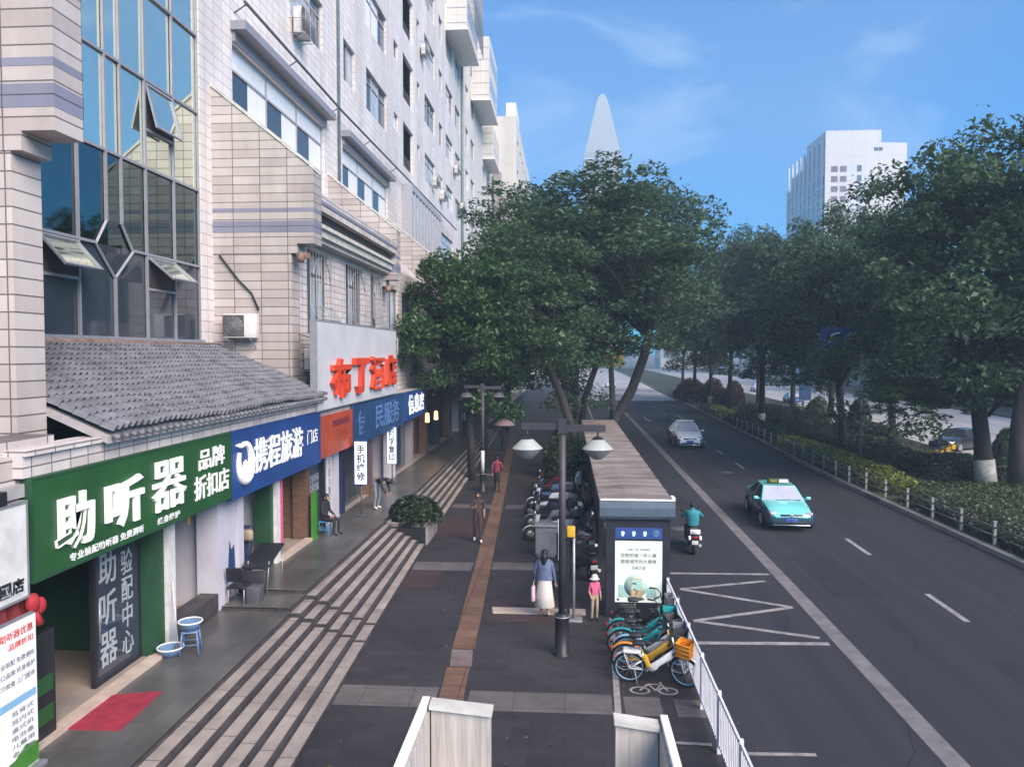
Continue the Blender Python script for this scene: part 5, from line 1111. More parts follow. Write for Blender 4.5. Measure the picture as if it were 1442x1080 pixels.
# ------------------------------------------------------------------ bicycles (rear wheel at x=0, front wheel towards +x)
def bicycle(label, loc, rz, frame, accent, basket, wheel, lean=5, ebike=False, steer=0, guard=None):
    t = thing('bicycle', label, 'bicycle', loc, rz, 'shared bicycles parked by the kerb fence')
    t.rotation_euler = (R(lean), 0, rz); W_ = 1.06; r = .31
    def P(name, mb, m, par=None): return mb.build(name, m, par or t, local=True)
    st = Matrix.Translation((W_ - .12, 0, 0)) @ Matrix.Rotation(steer, 4, 'Z') @ Matrix.Translation((-(W_ - .12), 0, 0))
    for x, front in ((0, 0), (W_, 1)):
        b = MB(); b.torus((x, 0, r), r - .022, .024, 'y', 28, 7); b.mat4(st) if front else None; w_ = P('wheel', b, 'rubber')
        b = MB(); b.torus((x, 0, r), r - .05, .013, 'y', 28, 5); b.mat4(st) if front else None; P('rim', b, wheel, w_)
        b = MB()
        for k in range(10): a = math.pi * 2 * k / 10; b.cyl((x + .03 * math.cos(a), 0, r + .03 * math.sin(a)), (x + (r - .05) * math.cos(a), 0, r + (r - .05) * math.sin(a)), .005, 3)
        b.lathe([(0, -.05), (.045, -.04), (.045, .04), (0, .05)], (x, 0, r), 10, 'y'); b.mat4(st) if front else None; P('spokes', b, 'steel', w_)
        b = MB(); a0, a1 = (R(-10), R(150)) if not front else (R(30), R(165))
        rr = r + .035; vs = []
        for k in range(13):
            a = a0 + (a1 - a0) * k / 12
            for yy in (-.045, 0, .045): vs.append((x + (rr + (.012 if yy == 0 else 0)) * math.cos(a), yy, r + (rr + (.012 if yy == 0 else 0)) * math.sin(a)))
        b.add(vs, [(k * 3 + j, k * 3 + j + 1, k * 3 + j + 4, k * 3 + j + 3) for k in range(12) for j in range(2)], True); b.mat4(st) if front else None; P('mudguard', b, guard or accent)
    bb = (.42, 0, .27); seat = (.24, 0, .62); head = (W_ - .20, 0, .72)
    b = MB(); b.tube([head, (W_ - .45, 0, .50), (.5, 0, .33), bb], [.034, .045, .045, .04], 8); b.tube([bb, seat], .022, 7)
    for yy in (-.05, .05): b.tube([bb, (0, yy, r)], .014, 6); b.tube([(.3, 0, .5), (0, yy, r)], .013, 6)
    P('frame', b, frame)
    b = MB(); b.rbox(((W_ - .45), 0, .47), (.5, .075, .12), .03, 2, Matrix.Rotation(R(-36), 3, 'Y')); P('frame_cover', b, frame)
    b = MB(); b.tube([head, (W_ - .05, 0, .4)], .02, 6)
    for yy in (-.055, .055): b.tube([(W_ - .08, yy * .6, .64), (W_, yy, r)], .014, 6)
    b.tube([head, (W_ - .26, 0, .96)], .018, 6); b.mat4(st); P('fork', b, frame)
    b = MB(); b.tube([(W_ - .42, -.29, .98), (W_ - .3, -.2, 1.0), (W_ - .25, 0, .97), (W_ - .3, .2, 1.0), (W_ - .42, .29, .98)], .013, 6)
    for s_ in (-1, 1): b.cyl((W_ - .34, s_ * .24, .99), (W_ - .46, s_ * .31, .975), .02, 6)
    b.mat4(st); P('handlebar', b, 'black')
    b = MB(); b.cyl(seat, (.2, 0, .78), .016, 6); P('seat_post', b, 'steel')
    b = MB(); b.rbox((.18, 0, .83), (.26, .17, .08), .035, 3, None, .85); b.ell((.34, 0, .835), (.1, .035, .03)); P('seat', b, 'black')
    b = MB(); x0, x1 = W_ - .14, W_ + .14; zb, zt = .66, .92
    for zz, k in ((zb, .8), (.75, .9), (.84, .96), (zt, 1)): b.tube([(x0, -.15 * k, zz), (x1, -.17 * k, zz), (x1, .17 * k, zz), (x0, .15 * k, zz), (x0, -.15 * k, zz)], .012, 5)
    b.add([(x0, -.12, zb), (x1, -.136, zb), (x1, .136, zb), (x0, .12, zb), (x0, -.148, zt - .01), (x1, -.168, zt - .01), (x1, .168, zt - .01), (x0, .148, zt - .01)], [(0, 1, 2, 3), (0, 4, 5, 1), (1, 5, 6, 2), (2, 6, 7, 3), (3, 7, 4, 0)], False)
    b.mat4(st); P('basket', b, basket)
    b = MB(); b.torus((bb[0], .05, bb[2]), .085, .012, 'y', 16, 5); b.lathe([(0, .04), (.08, .045), (0, .05)], bb, 12, 'y')
    b.cyl((bb[0], .08, bb[2]), (bb[0] + .12, .08, bb[2] - .1), .012, 5); b.cyl((bb[0], -.08, bb[2]), (bb[0] - .12, -.08, bb[2] + .1), .012, 5); b.rbox((bb[0] + .12, .13, bb[2] - .1), (.09, .08, .022), .006); b.rbox((bb[0] - .12, -.13, bb[2] + .1), (.09, .08, .022), .006); P('crank', b, 'black')
    b = MB(); b.tube([(.1, -.05, .3), (.16, -.16, .02)], .012, 5); P('kickstand', b, 'steel')
    b = MB(); b.rbox((-.3, 0, .52), (.03, .08, .06), .01); P('rear_reflector', b, 'tail')
    if ebike:
        b = MB(); b.rbox((.05, 0, .66), (.34, .2, .05), .015); b.tube([(-.1, .08, .64), (0, .07, r)], .01, 5); b.tube([(-.1, -.08, .64), (0, -.07, r)], .01, 5); P('rear_carrier', b, guard or accent)
        b = MB(); b.rbox((.33, 0, .46), (.09, .1, .26), .02, 2, Matrix.Rotation(R(-22), 3, 'Y')); P('battery', b, accent)
    return t
bicycle('front shared bicycle with white and yellow frame and orange front basket', (1.25, 14.92, 0), R(-6), 'white', 'yellow', 'orange', 'ltblue', 7, True, R(-22), 'offwhite')
bicycle('yellow shared bicycle second from the pale paving band', (1.22, 15.38, 0), R(-3), 'yellow', 'orange', 'grey_dark', 'steel', 9, False, R(-10))
bicycle('white shared bicycle with light blue mudguards in the middle of the row', (1.28, 15.78, 0), R(-4), 'offwhite', 'ltblue', 'grey_mid', 'ltblue', 8)
bicycle('teal shared bicycle with dark basket beside the white one', (1.18, 16.2, 0), R(2), 'teal', 'teal', 'grey_dark', 'steel', 10, False, R(14))
bicycle('teal shared bicycle with teal basket nearest the shelter light box', (1.2, 16.75, 0), R(-2), 'teal', 'teal', 'teal', 'steel', 9)
bicycle('black electric bicycle with grey basket right below the shelter poster', (1.35, 17.5, 0), R(4), 'black', 'black', 'grey_mid', 'black', 6, True)
bk = bicycle('yellow bicycle parked by the hedge on the median', (21.4, 46.6, 0), R(20), 'yellow', 'yellow', 'yellow', 'steel', 5); bk['group'] = 'yellow bicycles parked on the median'
bk2 = copy_tree(bk); place(bk2, (22.3, 47.6, 0), R(24), 'yellow bicycle behind the first one on the median', 'yellow bicycles parked on the median')

# ------------------------------------------------------------------ scooters (front towards +y)
def scooter(label, loc, rz, paint, seat='black', box=None, group='scooters parked in the planted strip'):
    t = thing('motor_scooter', label, 'scooter', loc, rz, group)
    def P(name, mb, m, par=None): return mb.build(name, m, par or t, local=True)
    for yy in (-.62, .66):
        b = MB(); b.lathe([(.13, -.05), (.2, -.055), (.245, -.03), (.245, .03), (.2, .055), (.13, .05)], (0, yy, .245), 22, 'x'); w_ = P('wheel', b, 'rubber')
        b = MB(); b.lathe([(0, -.052), (.14, -.045), (.14, .045), (0, .052)], (0, yy, .245), 16, 'x'); P('rim', b, 'steel', w_)
    b = MB(); secs = []
    for (y, w_, z0, z1) in ((-.92, .06, .58, .66), (-.75, .13, .44, .74), (-.45, .17, .34, .74), (-.12, .17, .28, .70), (.0, .15, .24, .44), (.08, .15, .22, .32), (.38, .15, .22, .32)):
        secs.append([(-w_, y, z0), (-w_ * 1.1, y, (z0 + z1) / 2), (-w_ * .8, y, z1), (w_ * .8, y, z1), (w_ * 1.1, y, (z0 + z1) / 2), (w_, y, z0), (-w_, y, z0)])
    loft(b, secs); P('body', b, paint)
    b = MB(); secs = []
    for (z, w_, y, d) in ((.26, .14, .40, .06), (.5, .20, .46, .05), (.75, .19, .44, .06), (.92, .11, .40, .07)): secs.append([(-w_, y - d, z), (-w_ * .6, y + d, z), (w_ * .6, y + d, z), (w_, y - d, z), (-w_, y - d, z)])
    loft(b, secs); P('front_shield', b, paint)
    b = MB(); b.tube([(0, .36, 1.0), (0, .46, .7), (0, .66, .26)], .025, 7)
    for s_ in (-1, 1): b.tube([(s_ * .05, .5, .6), (s_ * .07, .66, .245)], .018, 6)
    P('fork', b, 'grey_dark')
    b = MB(); vs = []
    for k in range(9):
        a = R(20) + R(130) * k / 8
        for x in (-.07, 0, .07): vs.append((x, .66 + .285 * math.cos(a), .245 + (.285 + (.02 if x == 0 else 0)) * math.sin(a)))
    b.add(vs, [(k * 3 + j, k * 3 + j + 1, k * 3 + j + 4, k * 3 + j + 3) for k in range(8) for j in range(2)], True); P('mudguard', b, paint)
    b = MB(); b.tube([(-.33, .26, 1.02), (-.2, .34, 1.04), (0, .37, 1.0), (.2, .34, 1.04), (.33, .26, 1.02)], .015, 6); b.rbox((0, .4, .99), (.22, .14, .12), .04); P('handlebar', b, 'black')
    b = MB(); b.ell((0, .50, .96), (.08, .05, .07)); P('headlight', b, 'lamp')
    for s_ in (-1, 1):
        b = MB(); b.cyl((s_ * .2, .33, 1.04), (s_ * .27, .36, 1.22), .008, 5); b.ell((s_ * .29, .36, 1.25), (.06, .02, .04)); P('mirror', b, 'black')
    b = MB(); b.rbox((0, -.42, .78), (.26, .72, .1), .045, 3, Matrix.Rotation(R(-3), 3, 'X')); P('seat', b, seat)
    b = MB(); b.rbox((0, -.93, .62), (.16, .05, .08), .02); P('tail_light', b, 'tail')
    b = MB(); b.rbox((0, -.96, .46), (.2, .015, .13), .004); P('number_plate', b, 'offwhite')
    b = MB(); b.tube([(.14, -.3, .26), (.17, -.7, .3), (.17, -.9, .36)], [.03, .05, .05], 8); P('exhaust', b, 'steel')
    if box: b = MB(); b.rbox((0, -.86, .98), (.38, .36, .3), .05); b.rbox((0, -.86, .80), (.2, .3, .05), .01); P('rear_box', b, box)
    return t
lab = [('white scooter with black seat at the near end of the parked row', 'offwhite', None), ('dark blue scooter beside the utility cabinet', 'navy', None), ('pale grey scooter with rear box in the parked row', 'grey_mid', 'grey_dark'),
       ('black scooter close to the shelter back wall', 'black', None), ('white scooter with grey box farther along the row', 'white', 'grey_mid'), ('blue grey scooter under the tree trunks', 'basin_blue', None), ('dull red scooter at the far end of the parked row', 'dark_red', None),
       ('silver scooter second in the inner row', 'steel', None), ('dark grey scooter third in the inner row', 'grey_dark', 'black'), ('pale scooter with leg shield in the inner row', 'offwhite', None)]
pos = [(-.55, 26.2, 100), (-.75, 29.6, 70), (-.6, 28.0, 95), (.55, 22.2, 15), (-.7, 31.4, 100), (-.65, 33.6, 80), (-.7, 35.6, 95), (.5, 25.0, 20), (.55, 27.4, 160), (.5, 29.8, 25)]
for (lb, p_, bx_), (x, y, a) in zip(lab, pos): scooter(lb, (x, y, 0), R(a), p_, box=bx_)
scooter('dark motor scooter with pale rear panels ridden in the bus lane', (4.22, 25.9, -.15), R(-3), 'black', 'grey_dark', None, None)
o = bpy.data.objects['motor_scooter.010'] if 'motor_scooter.010' in bpy.data.objects else None
if o:
    b = MB(); b.rbox((0, -.93, .80), (.34, .1, .16), .03); b.rbox((0, -1.0, .80), (.14, .02, .08), .01); b.build('rear_rack', 'offwhite', o, local=True)
    for s_ in (-1, 1): b = MB(); b.rbox((s_ * .17, -.9, .60), (.09, .1, .14), .03); b.build('rear_panel', 'white', o, local=True)

# ------------------------------------------------------------------ people: one skinned body each
STAND = dict(pel=(0, 0, .95), spi=(0, -.005, 1.12), che=(0, 0, 1.30), nec=(0, .01, 1.455), hea=(0, -.015, 1.57), top=(0, -.005, 1.655),
             shL=(.165, .01, 1.395), elL=(.215, .03, 1.12), wrL=(.225, -.05, .89), haL=(.225, -.075, .82), shR=(-.165, .01, 1.395), elR=(-.215, .03, 1.12), wrR=(-.225, -.05, .89), haR=(-.225, -.075, .82),
             hiL=(.085, 0, .90), knL=(.095, -.02, .50), anL=(.1, .02, .085), toL=(.11, -.13, .035), hiR=(-.085, 0, .90), knR=(-.095, -.02, .50), anR=(-.1, .02, .085), toR=(-.11, -.13, .035))
RAD = dict(pel=(.15, .11), spi=(.125, .092), che=(.15, .105), nec=(.055, .055), hea=(.082, .098), top=(.055, .065), sh=(.062, .062), el=(.043, .043), wr=(.031, .029), ha=(.04, .022), hi=(.088, .09), kn=(.056, .058), an=(.040, .044), to=(.040, .030))
EDG = [('pel', 'spi'), ('spi', 'che'), ('che', 'nec'), ('nec', 'hea'), ('hea', 'top')] + [e for s_ in 'LR' for e in (('che', 'sh' + s_), ('sh' + s_, 'el' + s_), ('el' + s_, 'wr' + s_), ('wr' + s_, 'ha' + s_), ('pel', 'hi' + s_), ('hi' + s_, 'kn' + s_), ('kn' + s_, 'an' + s_), ('an' + s_, 'to' + s_))]
ZONE = {('pel', 'spi'): 0, ('spi', 'che'): 0, ('che', 'nec'): 0, ('nec', 'hea'): 3, ('hea', 'top'): 3}
def zone(e, sleeve):
    if e in ZONE: return ZONE[e]
    k = e[0][:2]
    return {'ch': 0, 'sh': 0, 'el': 0 if sleeve == 'long' else 3, 'wr': 3, 'pe': 1, 'hi': 1, 'kn': 1, 'an': 2}[k]
def person(label, loc, rz, cloth, pose=None, scale=1.0, sleeve='long', hair='short', bare_leg=False, fat=1.0, face=-1):
    J = {k: Vector(v) for k, v in STAND.items()}
    for k, v in (pose or {}).items(): J[k] = Vector(v)
    names = list(J); idx = {n: i for i, n in enumerate(names)}
    me = bpy.data.meshes.new('person_tmp'); me.from_pydata([J[n] for n in names], [(idx[a], idx[b]) for a, b in EDG], [])
    o = bpy.data.objects.new('person_tmp', me); COL.objects.link(o); o.modifiers.new('skin', 'SKIN'); ss = o.modifiers.new('sub', 'SUBSURF'); ss.levels = 2; ss.render_levels = 2
    sv = me.skin_vertices[0].data
    for n in names:
        r_ = RAD.get(n) or RAD[n[:2]]; f_ = fat if n in ('pel', 'spi', 'che') else 1
        sv[idx[n]].radius = (r_[0] * f_, r_[1] * f_)
        sv[idx[n]].use_root = n == 'pel'
    dg = bpy.context.evaluated_depsgraph_get(); dg.update(); ev = bpy.data.meshes.new_from_object(o.evaluated_get(dg))
    vs = [v.co.copy() for v in ev.vertices]; fs = [tuple(p.vertices) for p in ev.polygons]
    bpy.data.objects.remove(o); bpy.data.meshes.remove(me); bpy.data.meshes.remove(ev)
    b = MB(); b.add(vs, fs, True)
    seg = [(J[a], J[c], zone((a, c), sleeve), (RAD.get(a) or RAD[a[:2]])[0]) for a, c in EDG]
    for i, f in enumerate(fs):
        p = sum((vs[k] for k in f), Vector()) / len(f); best = 9
        for a, c, z, r_ in seg:
            d = c - a; t_ = max(0, min(1, (p - a).dot(d) / max(d.length_squared, 1e-9))); q = (p - a - d * t_).length - r_ * .6
            if q < best: best = q; zz = z
        if bare_leg and zz == 1: zz = 3
        b.mi[i] = zz
    b.cur = 3
    hd = J['hea']; fw = Vector((0, face, 0)); ax = (J['top'] - hd).normalized()
    if abs(ax.z) < .95: fw = (Vector((0, face, 0)) - ax * Vector((0, face, 0)).dot(ax)); fw = fw.normalized() if fw.length > .1 else Vector((0, 0, -1))
    sd_ = ax.cross(fw).normalized()
    b.ell(hd + fw * .098 + ax * .0, (.014, .02, .022), 8, 6); b.ell(hd + sd_ * .082, (.012, .02, .032), 8, 6); b.ell(hd - sd_ * .082, (.012, .02, .032), 8, 6)
    for s_ in 'LR':                                                       # five bent fingers on each hand
        w_, h_ = J['wr' + s_], J['ha' + s_]; d = (h_ - w_).normalized(); u = d.cross(Vector((1, 0, 0)) if abs(d.x) < .9 else Vector((0, 1, 0))).normalized(); nrm = d.cross(u)
        for k, ln in enumerate((.062, .072, .068, .052)):
            p0 = h_ + u * (-.027 + .018 * k) + d * .01; b.tube([p0, p0 + d * ln * .5 + nrm * .008, p0 + d * ln * .85 + nrm * .03], [.0095, .0085, .006], 6)
        p0 = w_ + d * .03 - u * .03; b.tube([p0, p0 - u * .02 + d * .03, p0 - u * .022 + d * .058 + nrm * .012], [.012, .010, .007], 6)
    if scale != 1: b.v = [tuple(Vector(p) * scale) for p in b.v]
    root = b.build('person', [cloth[0], cloth[1], cloth[2], 'skin'], None, local=True); root.location = loc; root.rotation_euler = (0, 0, rz); tag(root, label, 'person')
    e = MB()
    for s_ in (-1, 1): e.ell((hd + fw * .092 + sd_ * .032 * s_ + ax * .018) * scale, (.009 * scale, .006 * scale, .006 * scale), 6, 4)
    e.build('eyes', 'hair', root, local=True); e = MB(); e.ell((hd + fw * .09 - ax * .045) * scale, (.022 * scale, .008 * scale, .006 * scale), 6, 4); e.build('mouth', 'cl_red', root, local=True)
    if hair:
        h = MB(); rot = Matrix((sd_, -fw, ax)).transposed()
        c = hd + ax * .035 - fw * .018
        h.ell(c * scale, (.095 * scale, .105 * scale, .095 * scale), 14, 9, rot)
        h.v = [tuple(Vector(p) - fw * 0) for p in h.v]
        keep = []
        for f in h.f:                                                     # open at the face
            p = sum((Vector(h.v[i]) for i in f), Vector()) / len(f) / scale - hd
            keep.append(not (p.dot(fw) > .045 and p.dot(ax) < .05) and not (p.dot(ax) < -.03 and hair == 'short' and p.dot(fw) > -.02))
        h.mi = [m_ for m_, k in zip(h.mi, keep) if k]; h.sm = [m_ for m_, k in zip(h.sm, keep) if k]; h.f = [f for f, k in zip(h.f, keep) if k]
        if hair == 'long': h.tube([(hd - fw * .06 + ax * .05) * scale, (hd - fw * .09 - ax * .06) * scale, (hd - fw * .11 - ax * .22) * scale, (hd - fw * .1 - ax * .34) * scale], [.08 * scale, .09 * scale, .085 * scale, .04 * scale], 10)
        h.build('hair', 'hair', root, local=True)
    return root
walk = dict(knL=(.095, -.14, .52), anL=(.1, -.2, .11), toL=(.11, -.34, .06), knR=(-.095, .03, .50), anR=(-.1, .2, .12), toR=(-.11, .06, .04), elL=(.215, .1, 1.13), wrL=(.22, .08, .90), haL=(.22, .07, .83), elR=(-.22, -.03, 1.12), wrR=(-.2, -.2, .98), haR=(-.19, -.26, .95))
person('pedestrian in dark brown clothes and white shoes walking towards the camera on the pavement', (-2.98, 25.8, 0), R(8), ('cl_brown', 'cl_brown', 'shoe'), dict(walk, elR=(-.22, -.04, 1.13), wrR=(-.09, -.22, 1.2), haR=(-.07, -.27, 1.24)), 1.02, 'short')
person('pedestrian in dull red top and dark trousers walking away down the pavement', (-3.16, 35.2, 0), R(180), ('cl_red', 'cl_black', 'cl_black'), walk, 1.0, 'long')
p3 = person('pedestrian in dark clothes walking under a pink umbrella', (-4.05, 49.5, 0), R(180), ('cl_black', 'cl_black', 'cl_black'), dict(walk, elR=(-.2, -.08, 1.15), wrR=(-.1, -.22, 1.32), haR=(-.09, -.25, 1.38)), 1.0)
t = thing('umbrella', 'pale pink umbrella held over the dark clothed pedestrian', 'umbrella', (-4.0, 49.7, 1.3))
b = MB(); b.lathe([(.0, .42), (.25, .38), (.5, .25), (.72, .02)], (-4.0, 49.7, 1.75), 8); b.build('canopy', 'cl_palepink', t)
b = MB(); b.cyl((-3.97, 49.72, 1.33), (-4.0, 49.7, 2.25), .012, 6); b.build('shaft', 'steel', t)
p4 = person('woman with long black hair in denim jacket and cream skirt seen from behind', (-.50, 18.55, 0), R(168), ('cl_denim', 'cl_cream', 'shoe'), dict(anL=(.08, .0, .085), toL=(.1, -.14, .035), anR=(-.08, .04, .085), toR=(-.1, -.09, .035), elL=(.25, .03, 1.14), wrL=(.27, -.05, .93), haL=(.275, -.06, .86), elR=(-.235, .03, 1.12), wrR=(-.27, 0, .90), haR=(-.275, -.02, .83)), .975, 'long', 'long', True)
b = MB(); b.lathe([(.14, 1.02), (.165, .9), (.2, .62), (.255, .26), (.24, .25)], (0, 0, 0), 20); b.v = [(x * (1 + .05 * math.sin(9 * math.atan2(y, x))), y * .85 * (1 + .05 * math.sin(9 * math.atan2(y, x))), z) for x, y, z in b.v]; b.build('skirt', 'cl_cream', p4, local=True)
b = MB(); b.lathe([(.205, .92), (.20, 1.0), (.19, 1.2), (.19, 1.36), (.11, 1.43)], (0, .01, 0), 18); b.v = [(x, y * .68, z) for x, y, z in b.v]; b.build('jacket', 'cl_denim', p4, local=True)
t = thing('tote_bag', 'pale pink tote bag hanging from the hand of the woman in denim', 'bag', (-.78, 18.5, .4))
b = MB(); b.rbox((-.78, 18.5, .58), (.1, .26, .36), .03, 2, None, .9); b.build('bag', 'cl_palepink', t)
b = MB()
for dy in (-.05, .05): b.tube([(-.78, 18.5 + dy - .02, .75), (-.77, 18.54 + dy * .3, .86), (-.78, 18.5 + dy + .04, .75)], .01, 5)
b.build('handle', 'cl_palepink', t)
kid = person('child in pink top and khaki trousers standing at the shelter corner', (.70, 18.35, 0), R(20), ('cl_pink', 'cl_khaki', 'cl_black'), dict(hea=(0, -.02, 1.56), haR=(-.15, -.16, .84), wrR=(-.18, -.12, .9)), .64, 'short', None, False, 1.08)
b = MB(); k = .64; b.lathe([(0, .135), (.07, .125), (.108, .07), (.115, .0), (.17, -.03), (.172, -.02)], (0, -.01, 1.57 * k), 16); b.v = [((x) * .72, y * .72 + .003, 1.57 * k + (z - 1.57 * k) * .72 + .02) for x, y, z in b.v]; b.build('sun_hat', 'offwhite', kid, local=True)
bend = dict(spi=(0, -.13, 1.06), che=(0, -.30, 1.12), nec=(0, -.45, 1.10), hea=(0, -.55, 1.06), top=(0, -.63, 1.04), shL=(.165, -.32, 1.08), elL=(.2, -.38, .82), wrL=(.12, -.50, .62), haL=(.1, -.55, .57), shR=(-.165, -.32, 1.08), elR=(-.2, -.38, .82), wrR=(-.12, -.50, .62), haR=(-.1, -.55, .57), knL=(.12, -.08, .5), knR=(-.12, -.06, .5))
person('person in black bending down beside the stone planter at the top of the steps', (-6.75, 26.9, z2), R(70), ('cl_black', 'grey_mid', 'shoe'), bend, 1.0, 'long')
sit = dict(pel=(0, 0, .53), spi=(0, .02, .70), che=(0, 0, .88), nec=(0, -.02, 1.03), hea=(0, -.06, 1.14), top=(0, -.06, 1.225), shL=(.165, -.01, .97), elL=(.22, -.04, .70), wrL=(.14, -.25, .60), haL=(.11, -.31, .59), shR=(-.165, -.01, .97), elR=(-.22, -.04, .70), wrR=(-.14, -.25, .60), haR=(-.11, -.31, .59),
           hiL=(.09, -.02, .50), knL=(.12, -.42, .48), anL=(.12, -.40, .085), toL=(.13, -.55, .035), hiR=(-.09, -.02, .50), knR=(-.12, -.42, .48), anR=(-.12, -.38, .085), toR=(-.13, -.53, .035))
person('person in black sitting on the blue plastic stool', (-7.34, 22.87, z2 + .02), R(75), ('cl_black', 'cl_black', 'cl_black'), sit, 1.0, 'long')
ride = dict(pel=(0, 0, .90), spi=(0, .0, 1.07), che=(0, .02, 1.25), nec=(0, .05, 1.40), hea=(0, .08, 1.52), top=(0, .08, 1.605), shL=(.18, .02, 1.34), elL=(.34, .16, 1.15), wrL=(.31, .42, 1.08), haL=(.30, .49, 1.06), shR=(-.18, .02, 1.34), elR=(-.34, .16, 1.15), wrR=(-.31, .42, 1.08), haR=(-.30, .49, 1.06),
            hiL=(.1, .03, .86), knL=(.19, .42, .80), anL=(.19, .36, .40), toL=(.19, .5, .355), hiR=(-.1, .03, .86), knR=(-.19, .42, .80), anR=(-.19, .36, .40), toR=(-.19, .5, .355))
def flip(P): return {k: (v[0], v[1], v[2]) for k, v in P.items()}
rp_ = person('scooter rider in teal jacket and dark cap seen from behind', (4.20, 25.6, -.15), R(-3), ('cl_teal', 'cl_black', 'cl_black'), ride, 1.0, 'long', None, face=1)
b = MB(); b.ell((0, .08, 1.55), (.105, .12, .1), 14, 8); b.rbox((0, .19, 1.555), (.2, .12, .02), .008); b.build('cap', 'cl_black', rp_, local=True)
b = MB(); b.lathe([(.17, .88), (.19, 1.0), (.2, 1.2), (.2, 1.33), (.09, 1.41)], (0, .015, 0), 18); b.v = [(x * 1.08, .015 + (y - .015) * .78, z) for x, y, z in b.v]; b.build('jacket', 'cl_teal', rp_, local=True)
person('distant pedestrian in grey walking on the landing by the far shops', (-6.9, 52, z2), R(170), ('grey_mid', 'cl_black', 'cl_black'), walk)
person('distant pedestrian in dark red standing by the far doorways', (-6.7, 62, z2), R(20), ('cl_red', 'cl_black', 'cl_black'), None)
person('waiting passenger in white shirt near the shelter back wall', (.55, 31.8, 0), R(60), ('offwhite', 'cl_black', 'shoe'), None, 1.0, 'short')
# ------------------------------------------------------------------ leaves
def leaf_arrays(C, size, seed, up=1.0, flat=.6):
    g = np.random.default_rng(seed); n = len(C)
    nr = np.stack([g.normal(0, flat, n), g.normal(0, flat, n), np.full(n, up)], 1); nr /= np.linalg.norm(nr, axis=1)[:, None]
    a = g.normal(0, 1, (n, 3)); d = a - nr * (a * nr).sum(1)[:, None]; d /= np.linalg.norm(d, axis=1)[:, None] + 1e-9; s = np.cross(nr, d)
    L_ = size * g.uniform(.55, 1.7, n)[:, None]; W_ = L_ * g.uniform(.40, .6, n)[:, None]
    V = np.stack([C - d * L_ * .5, C + s * W_ * .5 + nr * L_ * .06, C + d * L_ * .5 - nr * L_ * .12, C - s * W_ * .5 + nr * L_ * .06], 1).reshape(-1, 3)
    return V
def leaf_mesh(name, V, m):
    n = len(V) // 4; me = bpy.data.meshes.new(name); me.vertices.add(len(V)); me.vertices.foreach_set('co', V.ravel())
    me.loops.add(n * 4); me.loops.foreach_set('vertex_index', np.arange(n * 4, dtype=np.int32)); me.polygons.add(n)
    me.polygons.foreach_set('loop_start', np.arange(0, n * 4, 4, dtype=np.int32)); me.update(calc_edges=True); me.validate()
    me.materials.append(M[m]); return me
def crown_mesh(name, m, seed, nc=125, per=200, size=.046):
    g = np.random.default_rng(seed); P = []
    lobes = g.normal(0, .2, (9, 3)); lobes[:, 2] *= .6
    for k in range(nc):
        u = g.normal(0, 1, 3); u /= np.linalg.norm(u)
        if u[2] < -.45 and g.random() < .45: u[2] = -u[2]
        c = lobes[k % 9] + u * g.uniform(.12, 1.0) ** .42 * .80
        s = g.uniform(.13, .27); npl = int(per * (s / .2) ** 1.7)
        q = g.normal(0, 1, (npl, 3)); q /= (np.linalg.norm(q, axis=1)[:, None] + 1e-9); q *= g.uniform(.15, 1.0, npl)[:, None] ** .45
        q *= np.array([s, s, s * .42]); q[:, 2] -= .3 * (q[:, 0] ** 2 + q[:, 1] ** 2) / s
        P.append(c + q)
    C = np.concatenate(P); tw = g.integers(0, len(C), len(C) // 16); C = np.concatenate([C, C[tw] + g.normal(0, .04, (len(tw), 3))])
    C -= np.median(C, axis=0); C /= np.percentile(np.abs(C), 98.5, axis=0)
    return leaf_mesh(name, leaf_arrays(C, size, seed + 1, .8, .5), m)
CROWNS = {'a': [crown_mesh('crown', 'leaf_a', 31 + k) for k in range(3)], 'b': [crown_mesh('crown', 'leaf_b', 51 + k) for k in range(3)], 'c': [crown_mesh('crown', 'leaf_c', 71, 100, 190, .06)]}
NT = [0]
